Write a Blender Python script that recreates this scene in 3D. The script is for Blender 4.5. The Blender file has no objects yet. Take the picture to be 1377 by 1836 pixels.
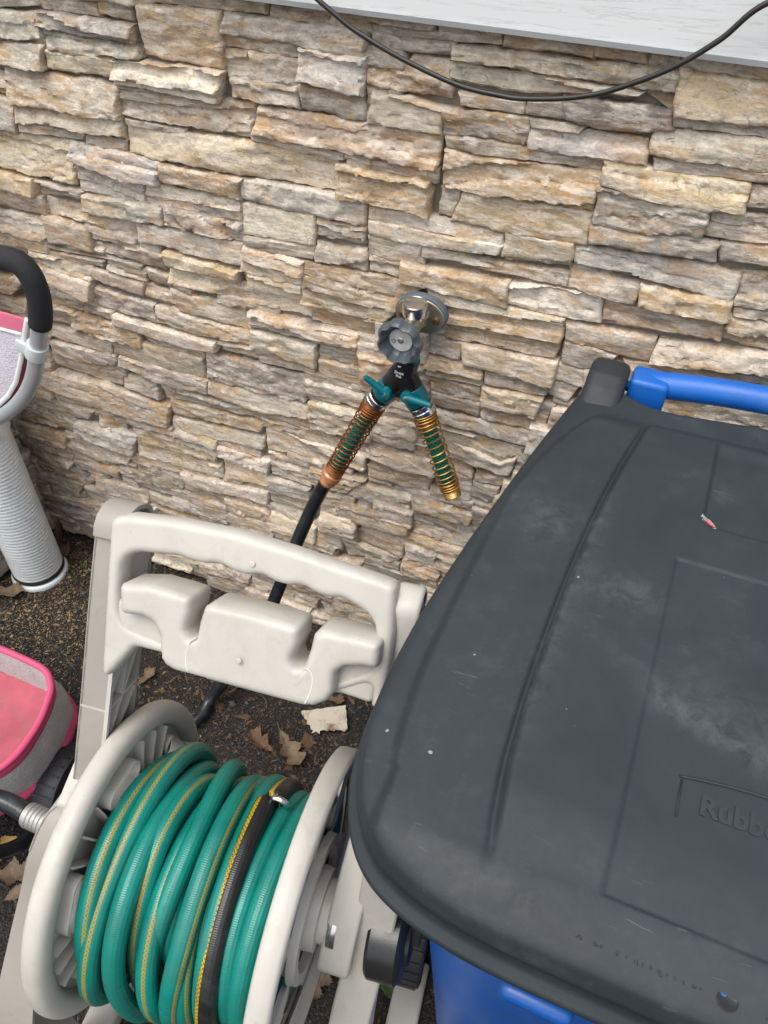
import bpy, bmesh, math, random
import numpy as np
from mathutils import Vector, Matrix
random.seed(7)
RNG = np.random.RandomState(11)
scene = bpy.context.scene
COL = scene.collection
R = math.radians

# ------------------------------------------------------------------ camera, sky, sun, exposure
cam = bpy.data.cameras.new('camera')
cam.sensor_fit = 'VERTICAL'; cam.sensor_height = 36.0; cam.lens = 36.0 * 1376.0 / 1836.0
cam.clip_start = 0.02; cam.clip_end = 200.0
cam_ob = bpy.data.objects.new('camera', cam); COL.objects.link(cam_ob)
cr, cd, cf = (0.920659, 0.389695, 0.022935), (0.288486, -0.639619, -0.712505), (-0.26299, 0.66259, -0.701292)
cam_ob.matrix_world = Matrix(((cr[0], -cd[0], -cf[0], 0.0), (cr[1], -cd[1], -cf[1], -1.0),
                              (cr[2], -cd[2], -cf[2], 1.48), (0, 0, 0, 1)))
scene.camera = cam_ob

SUN_EL, SUN_AZ = R(68), R(205)          # overcast: broad soft light from above and from in front of the wall
world = bpy.data.worlds.new('World'); scene.world = world; world.use_nodes = True
wn = world.node_tree; wn.nodes.clear()
w_out = wn.nodes.new('ShaderNodeOutputWorld'); w_bg = wn.nodes.new('ShaderNodeBackground')
w_sky = wn.nodes.new('ShaderNodeTexSky'); w_hsv = wn.nodes.new('ShaderNodeHueSaturation')
w_sky.sky_type = 'NISHITA'; w_sky.sun_disc = False
w_sky.sun_elevation = SUN_EL; w_sky.sun_rotation = SUN_AZ
w_sky.air_density = 1.4; w_sky.dust_density = 4.0; w_sky.ozone_density = 1.0
w_hsv.inputs['Saturation'].default_value = 0.30      # cloud cover: a nearly white sky
wn.links.new(w_sky.outputs[0], w_hsv.inputs['Color']); wn.links.new(w_hsv.outputs[0], w_bg.inputs['Color'])
w_bg.inputs['Strength'].default_value = 0.15
wn.links.new(w_bg.outputs[0], w_out.inputs['Surface'])
sun = bpy.data.lights.new('sun', 'SUN'); sun.energy = 0.70; sun.angle = R(32); sun.color = (1.0, 0.95, 0.88)
sun_ob = bpy.data.objects.new('sun', sun); COL.objects.link(sun_ob)
sdir = Vector((math.cos(SUN_EL) * math.sin(SUN_AZ), math.cos(SUN_EL) * math.cos(SUN_AZ), math.sin(SUN_EL)))
sun_ob.rotation_euler = sdir.to_track_quat('Z', 'Y').to_euler()
scene.view_settings.view_transform = 'Standard'; scene.view_settings.look = 'None'
scene.view_settings.gamma = 1.0; scene.view_settings.use_curve_mapping = False
scene.view_settings.exposure = 0.78

# ------------------------------------------------------------------ noise (numpy Perlin)
_perm = np.arange(256); RNG.shuffle(_perm); _perm = np.concatenate([_perm, _perm])
_g = RNG.normal(size=(256, 3)); _g /= np.linalg.norm(_g, axis=1)[:, None]
def noise3(x, y, z):
    x, y, z = np.broadcast_arrays(np.asarray(x, float), np.asarray(y, float), np.asarray(z, float))
    xi, yi, zi = np.floor(x).astype(int), np.floor(y).astype(int), np.floor(z).astype(int)
    fx, fy, fz = x - xi, y - yi, z - zi
    u, v, w = [t * t * t * (t * (t * 6 - 15) + 10) for t in (fx, fy, fz)]
    def g(a, b, c):
        h = _perm[(_perm[(_perm[(xi + a) & 255] + yi + b) & 255] + zi + c) & 255]
        gr = _g[h]
        return gr[..., 0] * (fx - a) + gr[..., 1] * (fy - b) + gr[..., 2] * (fz - c)
    l = lambda p, q, t: p + (q - p) * t
    return 1.4 * l(l(l(g(0,0,0), g(1,0,0), u), l(g(0,1,0), g(1,1,0), u), v),
                   l(l(g(0,0,1), g(1,0,1), u), l(g(0,1,1), g(1,1,1), u), v), w)
def fbm(x, y, z, o=3):
    s = 0; a = 1.0
    for k in range(o):
        s = s + a * noise3(x * 2**k, y * 2**k, z * 2**k + 17.3 * k); a *= 0.5
    return s
def sstep(a, b, x):
    t = np.clip((x - a) / (b - a), 0, 1); return t * t * (3 - 2 * t)

# ------------------------------------------------------------------ object helpers
def link(o, parent=None):
    COL.objects.link(o)
    if parent is not None: o.parent = parent
    return o
def tag(o, label=None, cat=None, group=None, kind=None):
    if label: o['label'] = label
    if cat: o['category'] = cat
    if group: o['group'] = group
    if kind: o['kind'] = kind
    return o
def thing(name, label, cat, loc=(0, 0, 0), rotz=0.0, group=None):
    o = bpy.data.objects.new(name, None); o.empty_display_size = 0.05
    o.location = loc; o.rotation_euler = (0, 0, rotz); COL.objects.link(o)
    return tag(o, label, cat, group)
def mesh_obj(name, verts, faces, mat, parent=None, smooth=True, uvs=None):
    me = bpy.data.meshes.new(name)
    me.from_pydata([tuple(map(float, v)) for v in verts], [], faces)
    if smooth: me.shade_smooth()
    if uvs is not None:
        lay = me.uv_layers.new(name='UVMap')
        vi = np.empty(len(me.loops), int); me.loops.foreach_get('vertex_index', vi)
        lay.data.foreach_set('uv', np.asarray(uvs, float)[vi].ravel())
    for m in (mat if isinstance(mat, (list, tuple)) else [mat]): me.materials.append(m)
    return link(bpy.data.objects.new(name, me), parent)
class Geo:
    """collects closed shapes that end up as ONE mesh object"""
    def __init__(s): s.v = []; s.f = []; s.uv = []
    def add(s, v, f, uv=None):
        b = len(s.v); v = [tuple(map(float, p)) for p in v]
        s.v += v; s.f += [tuple(i + b for i in q) for q in f]
        s.uv += list(uv) if uv is not None else [(0, 0)] * len(v)
        return s
    def box(s, c, size, rot=None, bev=0.0):
        bm = bmesh.new(); bmesh.ops.create_cube(bm, size=1.0)
        bmesh.ops.scale(bm, vec=size, verts=bm.verts)
        if bev: bmesh.ops.bevel(bm, geom=bm.edges[:], offset=bev, segments=3, affect='EDGES', profile=0.5)
        if rot is not None: bmesh.ops.transform(bm, matrix=rot.to_4x4(), verts=bm.verts)
        bmesh.ops.translate(bm, vec=c, verts=bm.verts)
        return s.bm(bm)
    def bm(s, bm):
        bm.verts.index_update()
        s.add([v.co[:] for v in bm.verts], [[v.index for v in f.verts] for f in bm.faces]); bm.free(); return s
    def tube(s, pts, rad, n=16, cap=True, twist=0.0, ex=1.0, roll=None):
        """tube along a polyline with parallel transported frames; rad may be a list"""
        P = np.asarray(pts, float); m = len(P)
        rad = np.broadcast_to(np.asarray(rad, float), (m,))
        T = np.gradient(P, axis=0); T /= np.linalg.norm(T, axis=1)[:, None] + 1e-12
        a = np.array([0, 0, 1.0]) if abs(T[0][2]) < .9 else np.array([1.0, 0, 0])
        N = a - T[0] * (a @ T[0]); N /= np.linalg.norm(N)
        L = 0; v = []; uv = []
        ang = np.linspace(0, 2 * np.pi, n + 1)
        for i in range(m):
            if i:
                N = N - T[i] * (N @ T[i]); N /= np.linalg.norm(N) + 1e-12
                L += np.linalg.norm(P[i] - P[i - 1])
            B = np.cross(T[i], N)
            aa = ang + twist * L + (roll[i] if roll is not None else 0)
            ring = P[i] + rad[i] * (np.cos(aa)[:, None] * N + ex * np.sin(aa)[:, None] * B)
            v += list(ring); uv += [(k / n, L) for k in range(n + 1)]
        f = []
        for i in range(m - 1):
            for k in range(n):
                f.append((i*(n+1)+k, i*(n+1)+k+1, (i+1)*(n+1)+k+1, (i+1)*(n+1)+k))
        if cap:
            f.append(tuple(range(n - 1, -1, -1))); f.append(tuple((m-1)*(n+1) + k for k in range(n)))
        return s.add(v, f, uv)
    def lathe(s, prof, o=(0,0,0), axis=(0,0,1), n=32, cap=True):
        """prof: (radius, height) pairs along axis from o"""
        A = Vector(axis).normalized(); q = A.to_track_quat('Z', 'Y').to_matrix(); o = Vector(o)
        v = []; f = []; m = len(prof)
        for r, h in prof:
            for k in range(n):
                a = 2 * math.pi * k / n
                v.append(o + q @ Vector((r * math.cos(a), r * math.sin(a), h)))
        for i in range(m - 1):
            for k in range(n):
                k2 = (k + 1) % n
                f.append((i*n+k, i*n+k2, (i+1)*n+k2, (i+1)*n+k))
        if cap:
            f.append(tuple(range(n - 1, -1, -1))); f.append(tuple((m-1)*n + k for k in range(n)))
        return s.add(v, f)
    def strip(s, a, b, th, nrm):
        """a ribbon between polylines a and b, thickened by th along nrm"""
        a = np.asarray(a, float); b = np.asarray(b, float); nrm = np.asarray(nrm, float)
        m = len(a); nn = nrm if nrm.ndim == 2 else np.tile(nrm, (m, 1))
        v = np.concatenate([a, b, a - nn * th, b - nn * th])
        f = []
        for i in range(m - 1):
            f += [(i, i+1, m+i+1, m+i), (2*m+i, 3*m+i, 3*m+i+1, 2*m+i+1),
                  (i, 2*m+i, 2*m+i+1, i+1), (m+i, m+i+1, 3*m+i+1, 3*m+i)]
        f += [(0, m, 3*m, 2*m), (m-1, 3*m-1, 4*m-1, 2*m-1)]
        return s.add(v, f)
    def build(s, name, mat, parent=None, smooth=True):
        return mesh_obj(name, s.v, s.f, mat, parent, smooth, s.uv)
def sharp(o, deg=35):
    """smooth shading with hard edges where faces meet sharply"""
    bm = bmesh.new(); bm.from_mesh(o.data)
    bmesh.ops.recalc_face_normals(bm, faces=bm.faces)
    for e in bm.edges:
        if len(e.link_faces) == 2 and e.calc_face_angle(0) > R(deg): e.smooth = False
    bm.to_mesh(o.data); bm.free(); return o
def plate(name, loops, half, bevel, mat, parent=None, frame=None, seg=3):
    """solid cut from 2D outlines (first outer, then holes) with rounded edges; frame = (origin, ex, ey, ez)"""
    cu = bpy.data.curves.new(name, 'CURVE'); cu.dimensions = '2D'; cu.fill_mode = 'BOTH'
    cu.extrude = max(half - bevel, 0.0); cu.bevel_depth = bevel; cu.bevel_resolution = seg; cu.offset = -bevel
    for lp in loops:
        sp = cu.splines.new('POLY'); sp.points.add(len(lp) - 1); sp.use_cyclic_u = True
        for p, q in zip(sp.points, lp): p.co = (q[0], q[1], 0, 1)
    tmp = bpy.data.objects.new(name, cu)
    me = bpy.data.meshes.new_from_object(tmp)
    bpy.data.objects.remove(tmp); bpy.data.curves.remove(cu)
    me.name = name; me.materials.clear(); me.materials.append(mat)
    if frame is not None:
        o, ex, ey, ez = [Vector(q) for q in frame]
        for v in me.vertices: v.co = o + ex * v.co.x + ey * v.co.y + ez * v.co.z
    bm = bmesh.new(); bm.from_mesh(me); bmesh.ops.remove_doubles(bm, verts=bm.verts, dist=1e-5)
    bmesh.ops.recalc_face_normals(bm, faces=bm.faces); bm.to_mesh(me); bm.free()
    me.shade_smooth()
    return sharp(link(bpy.data.objects.new(name, me), parent), 40)
def pillow(name, loops, half, bevel, mat, parent, frame, step=.0022):
    """moulded solid over a 2D outline (with holes): flat faces that roll off over a wide rounded edge"""
    from mathutils.geometry import delaunay_2d_cdt
    L = []
    for lp in loops:
        q = np.array([p for k, p in enumerate(lp) if k == 0 or math.dist(p, lp[k - 1]) > 1e-6]); L.append(resample(np.vstack([q, q[:1]]), step * .8)[:-1])
    seg = [(P, np.roll(P, -1, 0)) for P in L]
    A = np.concatenate([q[0] for q in seg]); B = np.concatenate([q[1] for q in seg])
    def dist(Q):
        d = B - A; out = np.empty(len(Q)); dd = (d * d).sum(-1)
        for i in range(0, len(Q), 2000):
            q = Q[i:i + 2000, None]; t = np.clip(((q - A) * d).sum(-1) / dd, 0, 1)
            out[i:i + 2000] = np.sqrt(((q - (A + t[..., None] * d)) ** 2).sum(-1)).min(1)
        return out
    def inside(Q):
        x, y = Q[:, 0][:, None], Q[:, 1][:, None]
        c = (A[:, 1] > y) != (B[:, 1] > y)
        xi = A[:, 0] + (y - A[:, 1]) / (B[:, 1] - A[:, 1] + 1e-15) * (B[:, 0] - A[:, 0])
        return ((c & (x < xi)).sum(1) % 2) == 1
    lo, hi = A.min(0), A.max(0)
    gx, gy = np.meshgrid(np.arange(lo[0], hi[0], step), np.arange(lo[1], hi[1], step)); gx = gx + (np.arange(gx.shape[0])[:, None] % 2) * step / 2
    Q = np.stack([gx.ravel(), gy.ravel()], -1); Q = Q[inside(Q)]; Q = Q[dist(Q) > step * .5]
    pts = np.concatenate(L + [Q]); edges = []; b = 0
    for P in L:
        n = len(P); edges += [(b + k, b + (k + 1) % n) for k in range(n)]; b += n
    vo, eo, fo, *_ = delaunay_2d_cdt([Vector((float(p[0]) * 10, float(p[1]) * 10)) for p in pts], edges, [], 0, 1e-6)
    V2 = np.array([tuple(v) for v in vo]) / 10; F2 = np.array([tuple(f) for f in fo], int); F2 = F2[inside(V2[F2].mean(1))]
    d = dist(V2); h = half - bevel + np.sqrt(np.clip(bevel ** 2 - (bevel - np.minimum(d, bevel)) ** 2, 0, None))
    n = len(V2); o, ex, ey, ez = [np.array(q, float) for q in frame]
    up = o + V2[:, :1] * ex + V2[:, 1:] * ey
    V = np.concatenate([up + h[:, None] * ez, up - h[:, None] * ez])
    F = [tuple(f) for f in F2] + [tuple(f[::-1] + n) for f in F2]
    cnt = {}
    for f in F2:
        for k in range(3): cnt[(f[k], f[(k + 1) % 3])] = 1
    F += [(a, b_, b_ + n, a + n) for (a, b_) in cnt if (b_, a) not in cnt]
    return sharp(mesh_obj(name, V, [tuple(int(i) for i in f) for f in F], mat, parent), 60)
def text_obj(name, body, size, mat, parent, frame, depth=0.0004, bold=0.0):
    cu = bpy.data.curves.new(name, 'FONT'); cu.body = body; cu.size = size; cu.extrude = depth
    cu.align_x = 'CENTER'; cu.align_y = 'CENTER'; cu.offset = bold; cu.resolution_u = 3
    tmp = bpy.data.objects.new(name, cu); COL.objects.link(tmp)
    me = bpy.data.meshes.new_from_object(tmp.evaluated_get(bpy.context.evaluated_depsgraph_get()))
    bpy.data.objects.remove(tmp); bpy.data.curves.remove(cu)
    o, ex, ey, ez = [Vector(q) for q in frame]
    for v in me.vertices: v.co = o + ex * v.co.x + ey * v.co.y + ez * v.co.z
    me.materials.clear(); me.materials.append(mat); me.name = name
    return link(bpy.data.objects.new(name, me), parent)
def resample(P, step):
    P = np.asarray(P, float); d = np.r_[0, np.cumsum(np.linalg.norm(np.diff(P, axis=0), axis=1))]
    n = max(2, int(d[-1] / step) + 1); t = np.linspace(0, d[-1], n)
    return np.stack([np.interp(t, d, P[:, k]) for k in range(P.shape[1])], -1)
def spline(P, per=12, closed=False):
    P = np.asarray(P, float); n = len(P); out = []
    rng_ = range(n) if closed else range(n - 1)
    for i in rng_:
        if closed: p0, p1, p2, p3 = P[(i-1) % n], P[i], P[(i+1) % n], P[(i+2) % n]
        else: p0, p1, p2, p3 = P[max(i-1, 0)], P[i], P[i+1], P[min(i+2, n-1)]
        for t in np.linspace(0, 1, per, endpoint=False):
            out.append(0.5 * ((2*p1) + (-p0+p2)*t + (2*p0-5*p1+4*p2-p3)*t*t + (-p0+3*p1-3*p2+p3)*t**3))
    if not closed: out.append(P[-1])
    return np.array(out)

# ------------------------------------------------------------------ materials
class NT:
    def __init__(s, name):
        s.m = bpy.data.materials.new(name); s.m.use_nodes = True
        s.t = s.m.node_tree; s.b = s.t.nodes['Principled BSDF']
    def n(s, typ, **kw):
        nd = s.t.nodes.new(typ)
        for k, v in kw.items():
            if k.startswith('i_'): nd.inputs[k[2:].replace('_', ' ')].default_value = v
            else: setattr(nd, k, v)
        return nd
    def l(s, a, b): s.t.links.new(a, b)
    def pos(s, scale=(1, 1, 1), obj=False):
        mp = s.n('ShaderNodeMapping'); mp.inputs['Scale'].default_value = scale
        if obj: s.l(s.n('ShaderNodeTexCoord').outputs['Object'], mp.inputs[0])
        else: s.l(s.n('ShaderNodeNewGeometry').outputs['Position'], mp.inputs[0])
        return mp.outputs[0]
    def noise(s, vec, scale, detail=4, rough=0.55, dist=0.0):
        nd = s.n('ShaderNodeTexNoise', i_Scale=scale, i_Detail=detail, i_Roughness=rough, i_Distortion=dist)
        s.l(vec, nd.inputs['Vector']); return nd.outputs['Fac']
    def ramp(s, fac, stops, interp='LINEAR'):
        r = s.n('ShaderNodeValToRGB'); r.color_ramp.interpolation = interp
        e = r.color_ramp.elements
        while len(e) < len(stops): e.new(0.5)
        for k, (p, c) in enumerate(stops):
            e[k].position = p; e[k].color = (c, c, c, 1) if not hasattr(c, '__len__') else (*c[:3], 1)
        s.l(fac, r.inputs[0]); return r.outputs[0]
    def mix(s, fac, a, b, mode='MIX'):
        nd = s.n('ShaderNodeMix', data_type='RGBA', blend_type=mode)
        for sock, val in ((0, fac), (6, a), (7, b)):
            if hasattr(val, 'is_linked') or hasattr(val, 'links'): s.l(val, nd.inputs[sock])
            elif sock == 0: nd.inputs[0].default_value = val
            else: nd.inputs[sock].default_value = (*val[:3], 1)
        return nd.outputs[2]
    def math(s, op, a, b=0.0):
        nd = s.n('ShaderNodeMath', operation=op)
        for k, val in enumerate((a, b)):
            if hasattr(val, 'links'): s.l(val, nd.inputs[k])
            else: nd.inputs[k].default_value = val
        return nd.outputs[0]
    def bump(s, h, strength=0.3, dist=0.002):
        nd = s.n('ShaderNodeBump', i_Strength=strength, i_Distance=dist)
        s.l(h, nd.inputs['Height']); s.l(nd.outputs[0], s.b.inputs['Normal']); return nd
    def col(s, c):
        if hasattr(c, 'links'): s.l(c, s.b.inputs['Base Color'])
        else: s.b.inputs['Base Color'].default_value = (*c, 1)
    def rough(s, c):
        if hasattr(c, 'links'): s.l(c, s.b.inputs['Roughness'])
        else: s.b.inputs['Roughness'].default_value = c

def mat_stone():
    s = NT('ledge_stone'); p = s.pos(); oi = s.n('ShaderNodeObjectInfo')
    tint = s.n('ShaderNodeAttribute', attribute_type='OBJECT', attribute_name='tint').outputs['Color']
    off = s.n('ShaderNodeVectorMath', operation='MULTIPLY_ADD')      # every stone gets its own stretch of the texture
    cmb = s.n('ShaderNodeCombineXYZ')
    for k in range(3): s.l(oi.outputs['Random'], cmb.inputs[k])
    s.l(cmb.outputs[0], off.inputs[0]); off.inputs[1].default_value = (9, 5, 7); s.l(p, off.inputs[2])
    def m(sc):
        mp = s.n('ShaderNodeMapping'); mp.inputs['Scale'].default_value = sc; s.l(off.outputs[0], mp.inputs[0]); return mp.outputs[0]
    big = s.noise(m((1, 1, 1.8)), 13, 5, 0.6, 0.6)
    big2 = s.noise(m((1, 1, 2.2)), 21, 5, 0.62, 0.8)
    fine = s.noise(m((1, 1, 1.4)), 170, 5, 0.7)
    streak = s.noise(m((1, 1, 4)), 24, 5, 0.65, 0.7)
    warm = s.mix(0.75, tint, (0.50, 0.315, 0.155), 'MIX')
    pale = s.mix(0.70, tint, (0.79, 0.70, 0.60), 'MIX')
    grey = s.mix(0.72, tint, (0.30, 0.265, 0.24), 'MIX')
    c = s.mix(s.ramp(big, [(0.46, 0), (0.60, 0.9)]), tint, warm)
    c = s.mix(s.ramp(big2, [(0.50, 0), (0.64, 0.85)]), c, grey)
    c = s.mix(s.ramp(streak, [(0.45, 0), (0.62, 0.92)]), c, pale)
    c = s.mix(s.ramp(s.noise(m((1, 1, 3)), 34, 6, 0.7, 1.2), [(0.59, 0), (0.68, 0.75)]), c, (0.20, 0.135, 0.085))
    c = s.mix(0.85, c, s.ramp(fine, [(0.28, 0.66), (0.5, 1.0), (0.72, 1.20)]), 'MULTIPLY')
    vo = s.n('ShaderNodeTexVoronoi', feature='DISTANCE_TO_EDGE', i_Scale=24.0)   # hair cracks
    wv = s.n('ShaderNodeVectorMath', operation='ADD'); nz = s.n('ShaderNodeTexNoise', i_Scale=30.0, i_Detail=4.0)
    s.l(m((1, 1, 1.2)), nz.inputs['Vector'])
    sc = s.n('ShaderNodeVectorMath', operation='SCALE'); sc.inputs['Scale'].default_value = 0.06
    s.l(nz.outputs['Color'], sc.inputs[0]); s.l(m((1, 1, 1.2)), wv.inputs[0]); s.l(sc.outputs[0], wv.inputs[1]); s.l(wv.outputs[0], vo.inputs['Vector'])
    crack = s.ramp(vo.outputs['Distance'], [(0.0, 0.0), (0.03, 1.0)])
    gate = s.ramp(s.noise(m((1, 1, 1)), 16, 2), [(0.50, 0), (0.60, 1)])
    crk = s.math('MAXIMUM', crack, s.math('SUBTRACT', 1.0, gate))
    c = s.mix(s.math('MULTIPLY', s.math('SUBTRACT', 1.0, crk), 0.35), c, (0.10, 0.08, 0.06))
    s.col(c); s.rough(0.88); s.b.inputs['Specular IOR Level'].default_value = 0.25
    h = s.math('ADD', s.math('MULTIPLY', fine, 0.8), s.math('MULTIPLY', streak, 0.9))
    h = s.math('ADD', h, s.math('MULTIPLY', crk, 0.35))
    h = s.math('ADD', h, s.math('MULTIPLY', s.noise(m((1, 1, 3)), 70, 4, 0.6), 0.9))
    s.bump(h, 0.5, 0.0028); return s.m
def mat_plain(name, color, rough=0.5, var=0.12, nscale=12, bump=0.0, bscale=300, metal=0.0, dirt=None, spec=0.5, obj=False, specks=None):
    s = NT(name); p = s.pos(obj=obj)
    nz = s.noise(p, nscale, 6, 0.6)
    c = s.mix(1.0, color, s.ramp(nz, [(0.25, 1 - var), (0.75, 1 + var)]), 'MULTIPLY')
    if dirt:
        amt, dcol, dsc = dirt
        c = s.mix(s.math('MULTIPLY', s.ramp(s.noise(p, dsc, 8, 0.7, 0.4), [(0.5, 0), (0.72, 1)]), amt), c, dcol)
    if specks:
        vs = s.n('ShaderNodeTexVoronoi', i_Scale=190.0); s.l(p, vs.inputs['Vector'])
        thr = s.math('MULTIPLY', s.ramp(s.noise(p, 14, 4, 0.7), [(0.52, 0), (0.74, 1)]), 0.16)
        c = s.mix(s.math('MULTIPLY', s.math('LESS_THAN', vs.outputs['Distance'], thr), 0.55), c, specks)
        sm = s.noise(s.pos((1, 1, 0.35), obj=obj), 45, 6, 0.75, 0.6)
        c = s.mix(s.math('MULTIPLY', s.ramp(sm, [(0.60, 0), (0.72, 1)]), 0.22), c, specks)
    s.col(c); s.rough(s.ramp(nz, [(0.2, max(rough - .08, 0.02)), (0.8, min(rough + .1, 1))]))
    s.b.inputs['Metallic'].default_value = metal; s.b.inputs['Specular IOR Level'].default_value = spec
    if bump: s.bump(s.noise(p, bscale, 3, 0.6), bump, 0.001)
    return s.m
def mat_ground():
    s = NT('worn_asphalt'); p = s.pos()
    g = s.n('ShaderNodeTexVoronoi', i_Scale=210.0); s.l(p, g.inputs['Vector'])
    peb = s.ramp(g.outputs['Color'], [(0.1, (0.007, 0.0066, 0.0063)), (0.55, (0.016, 0.0148, 0.014)), (0.88, (0.036, 0.033, 0.03)), (0.97, (0.12, 0.11, 0.10))])
    brown = s.ramp(s.noise(p, 5, 6, 0.65, 0.5), [(0.40, 0), (0.62, 1)])
    fine = s.noise(p, 150, 4, 0.7)
    soil = s.ramp(fine, [(0.3, (0.010, 0.0075, 0.006)), (0.55, (0.045, 0.031, 0.022)), (0.72, (0.10, 0.068, 0.042))])
    c = s.mix(s.math('MULTIPLY', brown, 0.6), peb, soil)
    moss = s.ramp(s.noise(p, 9, 6, 0.7, 0.4), [(0.62, 0), (0.72, 1)])
    c = s.mix(s.math('MULTIPLY', moss, 0.4), c, s.mix(fine, (0.06, 0.05, 0.04), (0.22, 0.19, 0.16)))
    s.col(c); s.rough(s.ramp(fine, [(0.3, 0.55), (0.7, 0.95)])); s.b.inputs['Specular IOR Level'].default_value = 0.4
    s.bump(s.math('ADD', g.outputs['Distance'], s.math('MULTIPLY', fine, 0.8)), 0.9, 0.005); return s.m
def mat_siding():
    s = NT('white_siding'); p = s.pos((0.7, 1, 12)); q = s.noise(p, 7, 6, 0.62, 0.9)
    lines = s.ramp(q, [(0.462, 1), (0.476, 0.45), (0.49, 1)])
    c = s.mix(1.0, (0.53, 0.55, 0.545), s.ramp(lines, [(0, 0.72), (1, 1.0)]), 'MULTIPLY')
    s.col(c); s.rough(0.45); s.bump(s.math('ADD', lines, s.math('MULTIPLY', q, 0.5)), 0.3, 0.0012); return s.m
def mat_hose(name, base, stripe=(0.36, 0.24, 0.014), wid=0.030):
    s = NT(name); uv = s.n('ShaderNodeUVMap').outputs[0]
    sep = s.n('ShaderNodeSeparateXYZ'); s.l(uv, sep.inputs[0])
    u, v = sep.outputs[0], sep.outputs[1]
    d = s.math('ABSOLUTE', s.math('SUBTRACT', u, 0.5))
    band = s.math('LESS_THAN', d, wid)
    # braid: crossing diagonals inside the band
    z1 = s.math('ABSOLUTE', s.math('SUBTRACT', s.math('FRACT', s.math('ADD', s.math('MULTIPLY', u, 16.0), s.math('MULTIPLY', v, 210.0))), 0.5))
    z2 = s.math('ABSOLUTE', s.math('SUBTRACT', s.math('FRACT', s.math('SUBTRACT', s.math('MULTIPLY', u, 16.0), s.math('MULTIPLY', v, 210.0))), 0.5))
    br = s.math('MAXIMUM', s.math('LESS_THAN', z1, 0.22), s.math('LESS_THAN', z2, 0.22))
    p = s.pos(); wear = s.ramp(s.noise(p, 22, 5, 0.7), [(0.40, 1), (0.62, 0.35)])
    fac = s.math('MULTIPLY', s.math('MULTIPLY', band, s.math('ADD', s.math('MULTIPLY', br, 0.70), 0.22)), s.math('ADD', s.math('MULTIPLY', wear, 0.4), 0.6))
    c0 = s.mix(1.0, base, s.ramp(s.noise(p, 18, 6, 0.65), [(0.3, 0.78), (0.7, 1.16)]), 'MULTIPLY')
    c0 = s.mix(s.math('MULTIPLY', s.ramp(s.noise(p, 40, 6, 0.75), [(0.62, 0), (0.72, 1)]), 0.55), c0, (0.02, 0.022, 0.018))
    dull = s.ramp(s.noise(p, 11, 7, 0.72, 0.4), [(0.50, 0), (0.72, 1)])
    cs = s.mix(s.math('MULTIPLY', dull, 0.38), s.mix(fac, c0, stripe), (0.075, 0.095, 0.075))
    s.col(cs); s.rough(s.ramp(s.noise(p, 60, 4), [(0.3, 0.26), (0.7, 0.42)]))
    b1 = s.math('SINE', s.math('ADD', s.math('MULTIPLY', v, 1500.0), s.math('MULTIPLY', u, 50.0)))
    b2 = s.math('SINE', s.math('SUBTRACT', s.math('MULTIPLY', v, 1500.0), s.math('MULTIPLY', u, 50.0)))
    s.bump(s.math('ADD', s.math('MULTIPLY', b1, b2), s.noise(p, 200, 3)), 0.16, 0.0012); return s.m
def mat_braid(name, a, b):
    s = NT(name); uv = s.n('ShaderNodeUVMap').outputs[0]
    sep = s.n('ShaderNodeSeparateXYZ'); s.l(uv, sep.inputs[0]); u, v = sep.outputs[0], sep.outputs[1]
    z = [s.math('ABSOLUTE', s.math('SUBTRACT', s.math('FRACT', s.math(op, s.math('MULTIPLY', u, 10.0), s.math('MULTIPLY', v, 170.0))), 0.5)) for op in ('ADD', 'SUBTRACT')]
    f = s.math('MAXIMUM', s.math('LESS_THAN', z[0], 0.13), s.math('LESS_THAN', z[1], 0.13))
    s.col(s.mix(f, a, b)); s.rough(0.3); return s.m
def mat_lid():
    s = NT('black_lid_plastic'); p = s.pos()
    n1 = s.noise(p, 7, 8, 0.68, 0.5); n2 = s.noise(p, 34, 8, 0.7, 0.3)
    c = s.mix(s.ramp(n1, [(0.35, 0), (0.7, 1)]), (0.0165, 0.0215, 0.0255), (0.025, 0.0315, 0.0365))
    c = s.mix(s.math('MULTIPLY', s.ramp(s.math('MULTIPLY', n1, n2), [(0.29, 0), (0.46, 1)]), 0.24), c, (0.09, 0.099, 0.102))
    da = s.n('ShaderNodeAttribute', attribute_type='GEOMETRY', attribute_name='dust').outputs['Fac']
    dn = s.math('MULTIPLY', da, s.ramp(s.noise(p, 60, 8, 0.75, 0.6), [(0.36, 0.0), (0.62, 1.0)]))
    c = s.mix(s.math('MULTIPLY', dn, 0.55), c, (0.15, 0.158, 0.158))
    scr = s.noise(s.pos((3.0, 40, 3.0)), 9, 3, 0.6, 0.6)
    c = s.mix(s.math('MULTIPLY', s.ramp(scr, [(0.675, 0), (0.70, 1)]), s.math('MULTIPLY', s.ramp(n1, [(0.5, 0), (0.62, 1)]), 0.28)), c, (0.15, 0.16, 0.16))
    sp = s.n('ShaderNodeTexVoronoi', i_Scale=55.0); s.l(p, sp.inputs['Vector'])
    dot = s.math('MULTIPLY', s.math('LESS_THAN', sp.outputs['Distance'], 0.045), s.ramp(s.noise(p, 12, 2), [(0.56, 0), (0.60, 1)]))
    c = s.mix(s.math('MULTIPLY', dot, 0.4), c, (0.20, 0.21, 0.20))
    s.col(c); s.rough(s.ramp(n2, [(0.3, 0.50), (0.7, 0.68)])); s.b.inputs['Specular IOR Level'].default_value = 0.32
    s.bump(s.noise(p, 700, 3, 0.7), 0.18, 0.0008); return s.m
def mat_leaf(name, c1, c2):
    s = NT(name); p = s.pos()
    f = s.noise(p, 60, 5, 0.65)
    s.col(s.mix(s.ramp(f, [(0.3, 0), (0.7, 1)]), c1, c2)); s.rough(0.75); s.bump(s.noise(p, 220, 3), 0.4, 0.002); return s.m
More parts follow.
